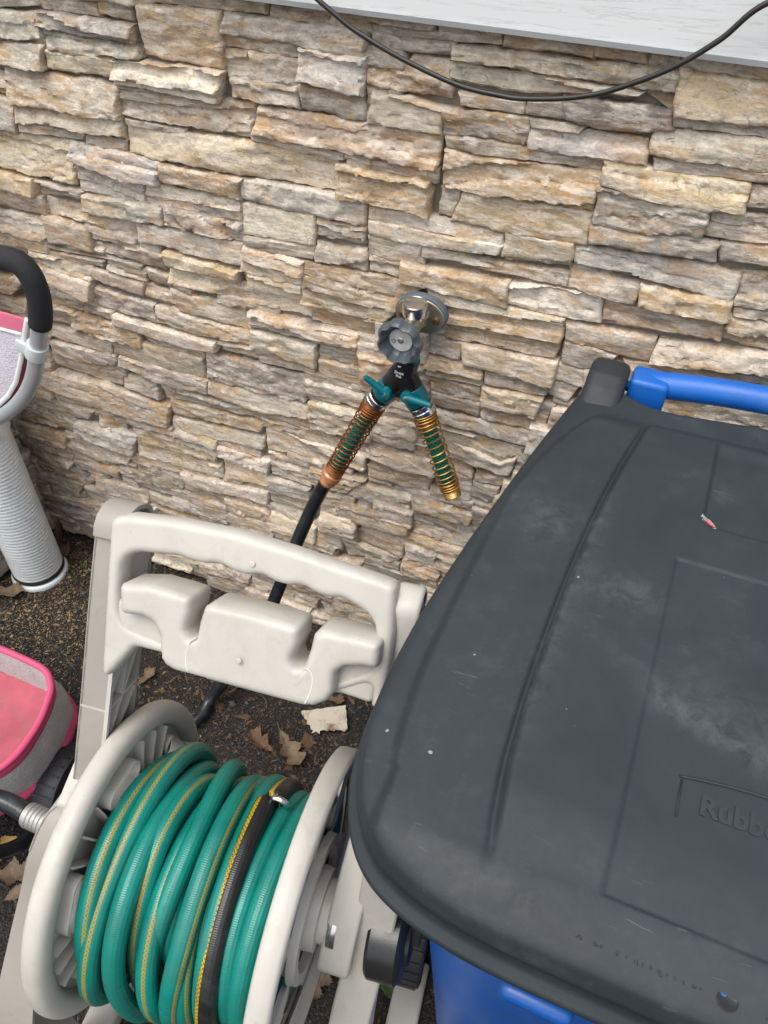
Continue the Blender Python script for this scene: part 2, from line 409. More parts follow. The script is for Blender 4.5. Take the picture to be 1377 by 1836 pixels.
def mat_mesh_fabric(name, c1, c2):
    s = NT(name); p = s.pos(); ck = s.n('ShaderNodeTexVoronoi', i_Scale=330.0); s.l(p, ck.inputs['Vector'])
    c = s.mix(s.ramp(ck.outputs['Distance'], [(0.25, 0), (0.5, 1)]), c1, c2)
    c = s.mix(s.math('MULTIPLY', s.ramp(s.noise(p, 16, 6, 0.7), [(0.5, 0), (0.75, 1)]), 0.35), c, (0.25, 0.21, 0.17))
    s.col(c); s.rough(0.85); s.bump(ck.outputs['Distance'], 0.5, 0.002); return s.m
M = dict(
    lid_dark=mat_plain('darker_lid_plastic', (0.0145, 0.0185, 0.0215), 0.6, 0.2, 60),
    stone=mat_stone(), ground=mat_ground(), siding=mat_siding(), lid=mat_lid(),
    mortar=mat_plain('joint_mortar', (0.22, 0.19, 0.155), 0.95, 0.3, 30, 0.8, 160),
    cable=mat_plain('black_cable', (0.018, 0.015, 0.013), 0.42, 0.3, 30),
    cream=mat_plain('cream_plastic', (0.475, 0.452, 0.405), 0.44, 0.07, 9, 0.10, 500, dirt=(0.38, (0.30, 0.255, 0.195), 15), specks=(0.20, 0.165, 0.12)),
    seam=mat_plain('stress_whitened_plastic', (0.62, 0.60, 0.56), 0.5, 0.05),
    taupe=mat_plain('taupe_plastic', (0.30, 0.278, 0.245), 0.50, 0.06, 6, 0.10, 500, dirt=(0.35, (0.24, 0.20, 0.16), 12), specks=(0.13, 0.11, 0.085)),
    green_hose=mat_hose('green_hose_rubber', (0.002, 0.185, 0.150)),
    black_hose=mat_hose('black_striped_hose_rubber', (0.011, 0.0105, 0.0115), (0.55, 0.36, 0.01), 0.045),
    leader=mat_plain('black_hose_rubber', (0.012, 0.014, 0.017), 0.30, 0.5, 25, 0.35, 160, dirt=(0.45, (0.07, 0.075, 0.08), 40)),
    braid=mat_braid('green_braid', (0.004, 0.17, 0.115), (0.004, 0.03, 0.025)),
    brass=mat_plain('brass', (0.56, 0.37, 0.14), 0.38, 0.35, 40, metal=1.0, dirt=(0.85, (0.20, 0.12, 0.05), 40)),
    copper=mat_plain('copper_plastic', (0.52, 0.235, 0.12), 0.36, 0.18, 40, metal=0.35, dirt=(0.5, (0.22, 0.10, 0.05), 50)),
    spring_old=mat_plain('rusty_spring_wire', (0.30, 0.095, 0.03), 0.42, 0.5, 60, metal=0.75, dirt=(0.7, (0.12, 0.05, 0.025), 60)),
    spring=mat_plain('brass_spring_wire', (0.55, 0.30, 0.09), 0.38, 0.35, 60, metal=0.9, dirt=(0.5, (0.30, 0.12, 0.04), 50)),
    chrome=mat_plain('chrome', (0.68, 0.68, 0.66), 0.22, 0.1, 40, metal=1.0, dirt=(0.4, (0.35, 0.33, 0.29), 45)),
    nickel=mat_plain('dull_nickel', (0.60, 0.56, 0.46), 0.40, 0.15, 40, metal=1.0, dirt=(0.5, (0.32, 0.27, 0.19), 60)),
    pewter=mat_plain('dull_grey_fitting', (0.36, 0.355, 0.33), 0.5, 0.2, 50, metal=0.6, dirt=(0.6, (0.16, 0.15, 0.13), 50)),
    screw=mat_plain('rusty_screw', (0.14, 0.065, 0.03), 0.6, 0.4, 90, metal=0.6),
    handle_grey=mat_plain('slate_grey_plastic', (0.062, 0.074, 0.088), 0.34, 0.2, 30, dirt=(0.3, (0.2, 0.2, 0.19), 50)),
    gasket=mat_plain('grey_rubber_gasket', (0.10, 0.12, 0.145), 0.6, 0.25, 50, 0.5, 300),
    dial=mat_plain('worn_aluminium_dial', (0.62, 0.62, 0.61), 0.5, 0.2, 90, metal=0.3),
    black=mat_plain('black_plastic', (0.014, 0.014, 0.015), 0.30, 0.3, 25, 0.15, 400),
    teal=mat_plain('teal_plastic', (0.0, 0.135, 0.165), 0.28, 0.15, 30),
    white_print=mat_plain('white_print', (0.75, 0.75, 0.75), 0.5, 0.05, 30),
    grey_print=mat_plain('grey_print', (0.12, 0.12, 0.12), 0.5, 0.05, 30),
    blue=mat_plain('blue_bin_plastic', (0.003, 0.075, 0.33), 0.42, 0.18, 9, 0.15, 400, dirt=(0.45, (0.07, 0.12, 0.20), 16), specks=(0.05, 0.08, 0.13)),
    blue_handle=mat_plain('blue_handle_plastic', (0.004, 0.10, 0.42), 0.42, 0.14, 14, 0.2, 300, dirt=(0.4, (0.05, 0.14, 0.36), 26)),
    red_mark=mat_plain('red_scuff', (0.62, 0.10, 0.11), 0.6, 0.4, 200),
    pale_mark=mat_plain('pale_scuff', (0.26, 0.245, 0.235), 0.7, 0.35, 200),
    pvc=mat_plain('white_pipe_plastic', (0.78, 0.835, 0.84), 0.38, 0.07, 9, dirt=(0.3, (0.30, 0.30, 0.27), 26), specks=(0.10, 0.09, 0.075)),
    grime=mat_plain('black_grime', (0.022, 0.02, 0.018), 0.8, 0.5, 60, 0.6, 200),
    foam=mat_plain('black_foam', (0.012, 0.013, 0.015), 0.78, 0.3, 60, 0.8, 700),
    tube=mat_plain('silver_painted_tube', (0.44, 0.475, 0.485), 0.36, 0.06, 12, metal=0.35),
    clip=mat_plain('pale_plastic_clip', (0.55, 0.60, 0.59), 0.4, 0.06, 20),
    pink=mat_plain('pink_fabric', (0.60, 0.075, 0.175), 0.62, 0.13, 14, 0.7, 60, dirt=(0.3, (0.40, 0.10, 0.13), 16)),
    pink_pale=mat_plain('pale_pink_fabric', (0.70, 0.17, 0.26), 0.65, 0.12, 14, 0.6, 60),
    pink_in=mat_plain('faded_pink_fabric', (0.40, 0.085, 0.115), 0.8, 0.3, 14, 0.7, 40, dirt=(0.8, (0.21, 0.125, 0.095), 11)),
    trim=mat_plain('white_binding', (0.70, 0.73, 0.70), 0.7, 0.06, 30, 0.4, 300),
    mesh_white=mat_mesh_fabric('white_mesh_fabric', (0.75, 0.70, 0.76), (0.60, 0.56, 0.63)),
    mesh_grey=mat_mesh_fabric('grey_mesh_fabric', (0.60, 0.58, 0.57), (0.48, 0.465, 0.46)),
    tyre=mat_plain('black_tyre_plastic', (0.017, 0.018, 0.024), 0.5, 0.3, 30, 0.5, 220, dirt=(0.35, (0.05, 0.05, 0.055), 20)),
    card=mat_plain('stained_card', (0.50, 0.45, 0.36), 0.85, 0.1, 40, 0.4, 200, dirt=(0.95, (0.13, 0.06, 0.025), 22)),
    leaf_tan=mat_leaf('dry_tan_leaf', (0.095, 0.064, 0.04), (0.215, 0.148, 0.09)),
    leaf_brown=mat_leaf('dry_brown_leaf', (0.075, 0.040, 0.022), (0.185, 0.10, 0.052)),
    leaf_yellow=mat_leaf('dry_yellow_leaf', (0.35, 0.20, 0.06), (0.50, 0.32, 0.11)),
    leaf_green=mat_leaf('green_leaf', (0.045, 0.10, 0.03), (0.09, 0.17, 0.055)),
    seed=mat_leaf('yellow_seed_husks', (0.13, 0.09, 0.045), (0.38, 0.285, 0.15)),
    seed_dark=mat_leaf('brown_seed_husks', (0.05, 0.028, 0.015), (0.15, 0.085, 0.04)),
    grit_pale=mat_plain('pale_grit', (0.075, 0.069, 0.062), 0.8, 0.7, 50, 0.5, 300),
    grit=mat_plain('asphalt_grit', (0.030, 0.027, 0.025), 0.75, 0.6, 90, 0.5, 300),
)

# ------------------------------------------------------------------ ground
def build_ground():
    xs = np.concatenate([np.linspace(-90, -1.65, 40), np.arange(-1.6, 0.61, 0.01), np.linspace(0.65, 90, 40)])
    ys = np.concatenate([np.linspace(-90, -1.25, 40), np.arange(-1.2, 0.09, 0.01), [0.4, 1.0, 20, 90]])
    X, Y = np.meshgrid(xs, ys)
    near = ((X > -1.7) & (X < .7) & (Y > -1.3)).astype(float)
    Z = near * (0.004 * fbm(X * 6, Y * 6, 0.5 + 0 * X) + 0.0022 * fbm(X * 38, Y * 38, 3 + 0 * X, 2)) - 0.004
    nx, ny = len(xs), len(ys)
    v = np.stack([X, Y, Z], -1).reshape(-1, 3)
    f = [(j*nx+i, j*nx+i+1, (j+1)*nx+i+1, (j+1)*nx+i) for j in range(ny-1) for i in range(nx-1)]
    tag(mesh_obj('ground', v, f, M['ground']), kind='structure')
build_ground()

# ------------------------------------------------------------------ stone wall
# every stone: [!]tone;top edge x z ...;bottom edge x z ...   (millimetres on the wall's plane; ! = beyond the frame)
STONES = """g;-1042 1220 -945 1222;-1049 1205 -945 1219
g;-941 1224 -837 1232;-943 1213 -841 1214
c;-836 1234 -780 1237;-839 1218 -785 1215
g;-1049 1205 -950 1207;-1067 1163 -950 1167
g;-945 1211 -782 1210;-953 1193 -840 1188 -789 1190
e;-946 1186 -826 1186 -784 1187;-941 1163 -781 1171
t;-770 1239 -637 1241;-777 1175 -648 1174
t;-769 1249 -569 1262;-771 1240 -700 1243 -571 1245
h;-568 1263 -479 1257;-570 1240 -482 1243
g;-632 1241 -434 1241;-645 1217 -533 1216 -437 1212
g;-649 1217 -530 1217;-650 1200 -588 1200 -530 1199
t;-646 1198 -607 1198;-646 1162 -608 1162
g;-607 1198 -531 1198;-608 1162 -534 1164
g;-527 1213 -435 1211;-532 1175 -439 1169
g;-1067 1162 -951 1166;-1081 1132 -959 1134
w;-950 1161 -826 1164;-955 1138 -835 1140
c;-826 1164 -647 1170;-834 1134 -662 1130
b;-639 1162 -537 1165;-637 1140 -534 1140
d;-536 1168 -439 1169;-534 1140 -439 1138
b;-436 1181 -389 1183;-437 1137 -388 1137
h;-1044 1129 -834 1131;-1045 1078 -840 1084
b;-1087 1118 -1038 1119;-1101 1086 -1050 1087
g;-1102 1083 -1044 1080;-1126 1029 -1057 1034
c;-1040 1076 -839 1081;-1048 1049 -841 1054
t;-1049 1047 -916 1051;-1048 1034 -925 1039
c;-916 1047 -839 1051;-918 1033 -844 1033
h;-840 1130 -722 1129 -602 1136;-838 1087 -616 1090
w;-833 1082 -725 1082;-830 1076 -727 1077
w;-1127 1027 -944 1032;-1154 964 -963 963
b;-599 1133 -329 1136;-610 1096 -464 1096 -333 1093
w;-618 1094 -466 1093;-613 1088 -524 1082 -469 1083
w;-833 1072 -623 1083 -479 1083;-840 1034 -643 1034 -486 1038
g;-943 1032 -858 1032 -781 1026;-957 1009 -864 990 -790 996
g;-953 992 -819 992;-956 953 -830 953
b;-779 1026 -635 1029;-784 1001 -721 1001 -642 997
c;-817 991 -642 994;-822 972 -645 978
d;-822 972 -644 978;-822 956 -646 958
d;-791 959 -646 958;-788 931 -645 930
g;-639 1029 -434 1032;-646 998 -436 997
t;-1156 959 -1048 958;-1168 933 -1053 929
g;-1046 958 -952 952;-1052 931 -959 938
b;-1168 932 -1041 930;-1185 893 -1044 894
g;-952 947 -790 959;-956 920 -794 928
c;-1191 880 -1049 888;-1204 851 -1064 854
h;-1041 926 -847 922;-1042 899 -851 894
h;-1205 847 -1058 856;-1217 820 -1063 823
g;-849 919 -646 927;-853 889 -740 891 -650 887
c;-640 992 -517 994;-646 941 -522 946
t;-515 992 -436 993;-516 966 -436 965
h;-642 939 -522 946;-640 922 -522 927
c;-433 1264 -346 1262;-433 1249 -346 1251
c;-344 1260 -265 1263;-344 1251 -267 1253
w;-433 1248 -267 1252;-433 1239 -319 1243 -266 1245
g;-263 1263 -159 1262;-263 1244 -157 1245
w;-159 1262 -101 1262;-156 1245 -97 1244
h;-101 1262 -66 1262;-97 1244 -63 1245
h;-65 1263 45 1263;-61 1246 53 1243
g;-431 1239 -320 1242;-431 1222 -324 1227
w;-323 1238 -147 1240 -60 1241;-322 1224 -139 1223 -59 1222
c;-374 1220 -234 1219 -92 1218;-388 1208 -300 1199 -224 1199 -102 1212
b;-433 1207 -324 1209;-433 1185 -323 1180
b;-311 1186 -227 1188;-308 1175 -226 1176
d;-227 1190 -179 1196;-225 1176 -174 1177
d;-183 1200 -58 1203;-174 1177 -100 1175 -51 1183
w;-97 1218 -60 1216;-58 1203 -56 1197
t;-62 1244 54 1240;-54 1200 67 1205
w;-61 1197 68 1202;-55 1187 72 1192
w;-425 1178 -332 1168;-432 1137 -329 1137
d;-332 1168 -220 1170;-329 1136 -283 1143 -219 1141
c;-220 1170 -149 1172;-216 1163 -157 1165
g;-218 1163 -77 1168;-216 1139 -172 1138 -71 1143
c;-72 1182 72 1191;-72 1154 -5 1154 56 1154 84 1159
c;-66 1149 -5 1153 86 1154;-64 1137 89 1145
c;-432 1089 -329 1093;-432 1077 -333 1073
h;-327 1135 -257 1139 -124 1140;-322 1121 -122 1125
b;-324 1119 -255 1119 -120 1123;-324 1073 -122 1076
h;-324 1070 -294 1071;-328 1036 -308 1033
t;-294 1071 -122 1075;-307 1032 -211 1028 -121 1033
t;-122 1139 -51 1137 47 1139;-117 1114 -76 1106 1 1102 50 1110
d;-121 1110 13 1103;-117 1065 14 1066
g;47 1137 92 1138;51 1115 99 1119
c;13 1102 103 1108;19 1089 108 1094
d;10 1086 109 1092;12 1072 114 1078
g;-118 1063 37 1068;-117 1039 38 1046
t;38 1069 116 1073;43 1046 124 1052
c;-429 1027 -323 1029 -230 1025;-429 1009 -231 1009
c;-429 1008 -230 1009;-429 986 -344 985 -233 995
t;-431 983 -348 983;-431 952 -348 951
w;-230 1030 -137 1031;-230 993 -135 1007
b;-1137 822 -940 831;-1136 810 -949 820
g;-1065 837 -861 840;-1050 834 -933 839 -864 833
g;-961 862 -853 875;-958 852 -859 846
d;-937 844 -851 833;-939 819 -859 812
g;-852 876 -807 870;-859 844 -811 847
h;-850 839 -806 834;-850 817 -807 813
w;-1107 818 -969 817;-1108 798 -979 785
w;-1008 814 -863 806;-965 789 -873 779
t;-801 881 -662 877;-801 859 -662 860
w;-802 852 -654 852 -533 846;-806 825 -643 820 -537 822
d;-779 901 -649 923;-773 887 -655 888
t;-644 922 -539 918;-657 881 -544 879
g;-636 930 -520 935;-636 921 -522 927
g;-518 952 -433 959;-519 925 -434 925
w;-652 877 -544 877;-650 850 -549 851
b;-538 920 -339 921;-547 850 -403 847
w;-1103 794 -978 785;-1098 770 -989 746
d;-989 772 -852 768;-986 736 -854 732
t;-863 806 -795 800;-868 778 -797 778
h;-804 812 -649 805;-795 773 -657 766
h;-845 769 -649 762;-850 738 -768 731 -650 744
c;-1018 731 -947 731;-1024 709 -955 710
c;-947 725 -727 726;-950 709 -791 699 -727 708
h;-1112 732 -1018 733;-1119 713 -1025 712
w;-1121 706 -1051 706;-1134 671 -1058 669
b;-1056 701 -894 702;-1059 672 -966 672 -895 672
h;-1133 654 -967 666;-1126 636 -977 628
d;-1130 623 -966 632;-1123 604 -1063 594 -970 609
w;-965 673 -901 677 -760 682;-972 636 -836 630 -763 635
t;-893 694 -760 703;-838 678 -755 682
b;-723 727 -647 736;-720 710 -646 713
h;-649 806 -446 813;-647 780 -446 781
b;-531 843 -442 849 -414 833;-533 817 -416 816
c;-646 773 -522 772;-652 740 -527 731
b;-644 717 -526 726;-639 707 -528 715
h;-519 774 -442 777;-521 748 -443 753
b;-522 746 -440 750;-521 714 -436 712
h;-961 632 -757 635;-965 605 -882 592 -762 604
d;-752 698 -543 704;-755 643 -549 654
c;-752 641 -542 646;-759 604 -638 600 -545 617
c;-547 698 -419 698;-546 673 -423 671
w;-1139 598 -990 595;-1157 562 -1005 552
h;-996 590 -958 592;-1002 558 -971 557
g;-958 592 -878 591;-963 559 -883 552
g;-878 588 -693 592 -644 599;-870 558 -652 574
h;-1182 541 -1000 551 -859 540;-1196 500 -961 484 -873 490
t;-861 554 -647 565;-857 525 -652 543
h;-1230 460 -1065 466;-1247 426 -1097 434
b;-1070 474 -980 479;-1079 447 -989 453
g;-1129 420 -966 431;-1138 389 -1100 378 -988 371
b;-1293 405 -1135 407;-1301 368 -1139 388
b;-1318 362 -1173 361;-1321 330 -1185 328
c;-862 514 -649 530;-865 484 -652 501
h;-978 483 -863 487;-964 445 -857 452
t;-960 445 -761 458;-964 416 -768 433
w;-1180 372 -998 376;-1185 329 -1103 314 -1011 335
h;-1337 315 -1175 307;-1343 287 -1187 284
w;-1342 268 -1184 276;-1337 248 -1202 252
w;-645 553 -430 560;-647 499 -435 521
g;-650 600 -552 597 -490 590;-645 579 -490 585
w;-541 656 -419 664;-544 593 -423 600
c;-971 415 -759 421;-973 378 -758 387
w;-998 373 -764 393;-1003 346 -773 373
h;-1180 285 -1041 307;-1184 257 -1054 277
c;-764 474 -643 472;-764 447 -645 444
t;-752 438 -646 438;-751 394 -649 405
h;-643 497 -548 487;-640 440 -551 442
h;-1333 195 -1173 207;-1336 159 -1201 172
d;-1315 244 -1192 252 -1131 239;-1318 208 -1174 205
w;-1130 249 -972 264;-1136 201 -984 226
d;-1041 316 -865 331;-1040 287 -878 301
h;-1007 300 -854 310;-998 272 -862 274
c;-868 363 -650 388;-851 336 -653 357
h;-1366 122 -1146 160;-1366 103 -1158 136
g;-647 433 -551 434;-645 392 -553 399
h;-549 494 -430 502;-550 451 -472 457
c;-472 487 -379 497;-469 451 -378 458
w;-434 598 -382 601;-431 561 -381 566
w;-430 539 -380 542;-425 504 -379 504
b;-1249 747 -1134 755;-1263 715 -1181 719
w;-1269 702 -1150 710;-1294 646 -1172 658
g;-1254 735 -1196 742;-1266 709 -1206 719
h;-431 954 -379 955;-431 927 -375 928
t;-407 975 -343 977;-377 956 -344 958
g;-348 982 -226 984;-346 964 -229 976
h;-226 982 -137 988;-264 968 -135 968
b;-376 954 -214 959;-376 927 -211 922
t;-232 1011 -137 1024;-223 987 -135 999
g;-137 1029 -32 1032 72 1036;-132 1001 -24 1003 72 996
h;-139 999 -42 994;-133 969 -41 966
t;-42 994 72 996;-36 968 77 971
c;-212 958 -83 967;-213 928 -153 925 -80 929
b;-81 962 74 969;-78 926 78 938
h;74 1035 124 1039;78 991 139 998
c;79 989 140 996;79 979 145 981
t;75 986 146 980;78 943 161 938
c;-333 921 -214 923 -126 923;-329 905 -266 907 -128 915
b;-303 906 -125 918;-303 846 -129 853
b;-329 843 -273 845;-328 814 -274 813
t;-274 844 -126 851;-267 814 -127 810
g;-126 918 -1 922;-121 889 -1 886
c;2 920 161 937;0 891 171 912
h;-122 887 -45 883;-121 847 -64 851
w;-138 822 -81 824;-136 798 -101 787
g;-36 877 172 908;-30 869 177 895
b;-332 808 -235 809;-328 773 -234 776
h;-234 805 -132 807;-231 783 -133 789
t;-232 777 -134 784;-229 744 -141 752
t;-231 740 -140 746;-229 714 -140 718
w;-322 768 -234 773;-317 743 -234 744
d;-317 740 -233 742;-314 717 -232 714
g;-317 704 -134 714;-290 687 -140 687
h;-141 776 -115 773;-141 730 -125 729
w;-445 657 -336 666;-438 605 -339 605
w;-320 677 -148 678;-309 657 -185 639 -151 665
c;-297 659 -184 638 -156 656;-285 624 -170 611
h;-434 590 -292 594;-431 558 -296 564
b;-427 550 -301 555;-423 510 -310 515
c;-456 491 -338 493;-456 447 -340 459
b;-272 587 -229 593;-271 530 -225 525
h;-226 597 -167 598;-224 577 -174 582
w;-227 575 -180 576;-227 540 -187 541
h;-338 496 -217 499;-326 470 -220 475
c;-972 263 -846 258;-975 236 -851 235
w;-834 324 -758 349;-835 303 -768 305
c;-846 254 -775 253;-850 219 -784 220
t;-965 219 -854 221 -804 216;-969 186 -822 199
t;-760 329 -656 334 -643 308;-763 293 -644 303
h;-763 288 -644 299;-764 266 -650 276
c;-763 255 -650 264;-765 223 -654 233
c;-644 370 -548 373;-648 330 -556 332
w;-642 292 -535 289 -497 285;-645 258 -504 265
w;-531 377 -448 381;-533 338 -449 346
w;-445 389 -345 390;-443 356 -347 359
b;-459 428 -336 427;-455 393 -336 398
w;-540 437 -453 445;-537 390 -460 409
w;-490 321 -346 333;-473 267 -355 313
t;-574 238 -436 263;-570 214 -443 247
g;-433 269 -238 287;-431 244 -236 262
b;-337 490 -258 500;-333 457 -254 465
w;-334 435 -252 438;-333 400 -249 400
c;-346 371 -277 367;-340 327 -281 330
w;-872 73 -721 99;-868 50 -732 65
c;-721 99 -541 101;-726 68 -642 40 -558 49
g;-548 78 -468 71;-511 28 -463 44
h;-618 166 -473 189;-614 140 -488 155
g;-468 61 -402 66;-463 13 -408 23
g;-1344 89 -1133 119;-1337 54 -1175 61
h;-1163 109 -985 124;-1175 61 -994 80
!h;164 1116 328 1116;164 1052 328 1052
h;-1364 552 -1192 552;-1364 492 -1192 492
!h;448 1096 624 1096;448 1048 624 1048
t;-352 1324 -112 1324;-352 1260 -112 1260
h;-200 100 -76 100;-200 56 -76 56
h;-1320 588 -1148 588;-1320 540 -1148 540
!t;-1364 1068 -1156 1068;-1364 1016 -1156 1016
!d;416 344 624 344;416 272 624 272
c;364 60 588 60;364 -4 588 -4
!d;240 1000 368 1000;240 956 368 956
w;8 248 212 248;8 188 212 188
h;52 196 212 196;52 144 212 144
!d;-1364 1164 -1124 1164;-1364 1092 -1124 1092
w;-120 312 80 312;-120 244 80 244
!g;408 624 624 624;408 580 624 580
g;236 196 448 196;236 124 448 124
h;-68 524 164 524;-68 476 164 476
g;-124 252 8 252;-124 180 8 180
!g;400 1056 624 1056;400 992 624 992
!d;376 988 508 988;376 928 508 928
h;-1140 760 -1012 760;-1140 732 -1012 732
!h;348 540 528 540;348 484 528 484
h;-224 144 -120 144;-224 92 -120 92
!c;168 960 324 960;168 896 324 896
!b;328 1324 544 1324;328 1256 544 1256
d;-856 60 -736 60;-856 -4 -736 -4
!g;-1364 1248 -1160 1248;-1364 1196 -1160 1196
!b;-1364 1204 -1172 1204;-1364 1156 -1172 1156
h;-1364 648 -1180 648;-1364 584 -1180 584
w;-252 64 -144 64;-252 -4 -144 -4
g;120 620 348 620;120 568 348 568
!w;-1168 1288 -924 1288;-1168 1216 -924 1216
g;-576 36 -464 36;-576 -4 -464 -4
!d;-1132 1176 -1076 1176;-1132 1120 -1076 1120
c;-1120 68 -900 68;-1120 20 -900 20
!t;112 1324 336 1324;112 1276 336 1276
g;80 876 264 876;80 812 264 812
h;344 112 576 112;344 68 576 68
w;-744 44 -568 44;-744 -4 -568 -4
!c;536 1324 624 1324;536 1272 624 1272
b;-340 624 -232 624;-340 588 -232 588
g;-328 204 -116 204;-328 160 -116 160
w;-880 1284 -768 1284;-880 1236 -768 1236
!g;-1364 816 -1264 816;-1364 768 -1264 768
!t;520 548 624 548;520 480 624 480
w;-1272 808 -1104 808;-1272 760 -1104 760
w;12 772 180 772;12 712 180 712
g;-1364 472 -1244 472;-1364 416 -1244 416
h;-1080 208 -964 208;-1080 160 -964 160
!w;420 920 624 920;420 872 624 872
!t;328 1116 456 1116;328 1048 456 1048
!t;424 876 552 876;424 820 552 820
g;-800 140 -652 140;-800 96 -652 96
!g;460 412 624 412;460 344 624 344
w;-416 156 -240 156;-416 96 -240 96
!t;336 936 560 936;336 912 560 912
!g;208 904 320 904;208 868 320 868
h;-808 228 -612 228;-808 156 -612 156
h;196 72 352 72;196 16 352 16
t;-348 400 -116 400;-348 368 -116 368
g;-280 368 -164 368;-280 316 -164 316
!t;-620 1324 -492 1324;-620 1260 -492 1260
!w;484 1208 624 1208;484 1152 624 1152
t;-548 676 -480 676;-548 656 -480 656
!g;168 820 288 820;168 764 288 764
g;180 340 424 340;180 284 424 284
g;-1364 376 -1316 376;-1364 312 -1316 312
g;204 24 372 24;204 -4 372 -4
!c;544 856 624 856;544 812 624 812
!b;448 1144 624 1144;448 1088 624 1088
h;-392 304 -352 304;-392 272 -352 272
!w;-788 1324 -612 1324;-788 1276 -612 1276
!w;520 220 624 220;520 172 624 172
!w;-1364 1012 -1164 1012;-1364 944 -1164 944
d;248 132 452 132;248 104 452 104
!c;376 76 612 76;376 52 612 52
b;-660 144 -504 144;-660 100 -504 100
g;-652 264 -568 264;-652 220 -568 220
g;-376 240 -140 240;-376 196 -140 196
c;-32 636 128 636;-32 584 128 584
!w;-1364 1100 -1124 1100;-1364 1060 -1124 1060
g;280 272 460 272;280 216 460 216
h;28 44 180 44;28 -4 180 -4
w;72 136 216 136;72 84 216 84
w;204 284 288 284;204 232 288 232
!c;184 676 392 676;184 612 392 612
b;-476 204 -320 204;-476 156 -320 156
!w;280 836 432 836;280 792 432 792
!b;176 1060 328 1060;176 1000 328 1000
!h;312 896 424 896;312 828 424 828
!b;-1364 776 -1264 776;-1364 704 -1264 704
h;-372 100 -272 100;-372 44 -272 44
!g;496 1268 624 1268;496 1208 624 1208
!g;312 1196 488 1196;312 1144 488 1144
b;-648 740 -600 740;-648 716 -600 716
!w;340 612 416 612;340 552 416 552
w;-476 248 -368 248;-476 204 -368 204
g;-1364 412 -1296 412;-1364 368 -1296 368
!h;-1328 1024 -1168 1024;-1328 1004 -1168 1004
!g;120 1104 172 1104;120 1056 172 1056
h;-1252 68 -1112 68;-1252 4 -1112 4
b;-492 1324 -344 1324;-492 1260 -344 1260
c;208 132 256 132;208 80 256 80
h;-956 196 -800 196;-956 140 -800 140
!g;100 1216 320 1216;100 1148 320 1148
c;72 468 300 468;72 416 300 416
b;-112 360 4 360;-112 304 4 304
c;-4 408 212 408;-4 336 212 336
!t;380 788 624 788;380 728 624 728
h;172 772 296 772;172 712 296 712
w;204 396 428 396;204 336 428 336
w;120 668 192 668;120 612 192 612
!d;500 584 624 584;500 540 624 540
h;-1052 892 -956 892;-1052 848 -956 848
g;-72 460 80 460;-72 416 80 416
w;32 92 204 92;32 36 204 36
c;-68 808 140 808;-68 764 140 764
g;-652 580 -564 580;-652 552 -564 552
g;-908 276 -760 276;-908 256 -760 256
b;-1188 660 -1128 660;-1188 608 -1128 608
b;-84 144 80 144;-84 84 80 84
!g;-932 1308 -872 1308;-932 1236 -872 1236
!t;68 1284 176 1284;68 1220 176 1220
!w;460 172 624 172;460 116 624 116
!t;416 724 544 724;416 664 544 664
h;-1008 28 -860 28;-1008 -4 -860 -4
h;-1364 60 -1244 60;-1364 4 -1244 4
w;-112 1304 76 1304;-112 1260 76 1260
!b;452 252 580 252;452 208 580 208
!g;256 876 320 876;256 828 320 828
g;-648 396 -572 396;-648 368 -572 368
!b;396 476 604 476;396 404 604 404
!g;288 744 392 744;288 672 392 672
!h;-1364 884 -1212 884;-1364 828 -1212 828
b;-936 148 -792 148;-936 104 -792 104
!g;384 672 620 672;384 616 620 616
d;-220 516 -60 516;-220 456 -60 456
w;-512 148 -408 148;-512 88 -408 88
w;-1176 492 -1024 492;-1176 472 -1024 472
t;-48 872 88 872;-48 812 88 812
w;248 112 352 112;248 64 352 64
w;-808 828 -760 828;-808 808 -760 808
g;-304 260 -204 260;-304 232 -204 232
c;-144 732 -36 732;-144 676 -36 676
g;-376 516 -212 516;-376 496 -212 496
h;-1152 164 -948 164;-1152 116 -948 116
w;-1120 28 -1000 28;-1120 -4 -1000 -4
w;-140 56 24 56;-140 -4 24 -4
!g;316 964 384 964;316 924 384 924
!g;152 1156 356 1156;152 1108 356 1108
w;-248 168 -100 168;-248 136 -100 136
w;-108 188 60 188;-108 136 60 136
g;-160 668 -24 668;-160 604 -24 604
g;-32 692 128 692;-32 644 128 644
b;-120 772 20 772;-120 724 20 724
d;-1188 616 -1152 616;-1188 580 -1152 580
b;-348 328 -268 328;-348 280 -268 280
!h;452 280 624 280;452 244 624 244
!g;-1028 1324 -924 1324;-1028 1280 -924 1280
h;228 532 356 532;228 464 356 464
t;252 224 352 224;252 188 352 188
!h;500 1000 624 1000;500 952 624 952
c;-1036 80 -868 80;-1036 60 -868 60
c;-252 464 -88 464;-252 404 -88 404
g;-124 412 4 412;-124 352 4 352
!c;320 1040 408 1040;320 996 408 996
h;292 444 404 444;292 396 404 396
w;-84 852 -40 852;-84 800 -40 800
w;-424 720 -316 720;-424 660 -316 660
h;-1064 452 -1000 452;-1064 424 -1000 424
h;-4 424 216 424;-4 400 216 400
w;-924 364 -864 364;-924 328 -864 328
g;-152 684 -24 684;-152 660 -24 660
h;-1212 432 -1132 432;-1212 404 -1132 404
h;72 344 188 344;72 272 188 272
!g;168 1268 340 1268;168 1216 340 1216
h;-620 228 -568 228;-620 172 -568 172
!g;552 960 624 960;552 912 624 912
h;-12 720 88 720;-12 684 88 684
g;344 224 460 224;344 188 460 188
c;-552 340 -484 340;-552 288 -484 288
g;-1180 320 -1112 320;-1180 292 -1112 292
!w;-1168 1224 -1064 1224;-1168 1168 -1064 1168
!d;256 560 472 560;256 532 472 532
d;344 76 384 76;344 52 384 52
!g;332 1264 504 1264;332 1208 504 1208
h;80 720 292 720;80 684 292 684
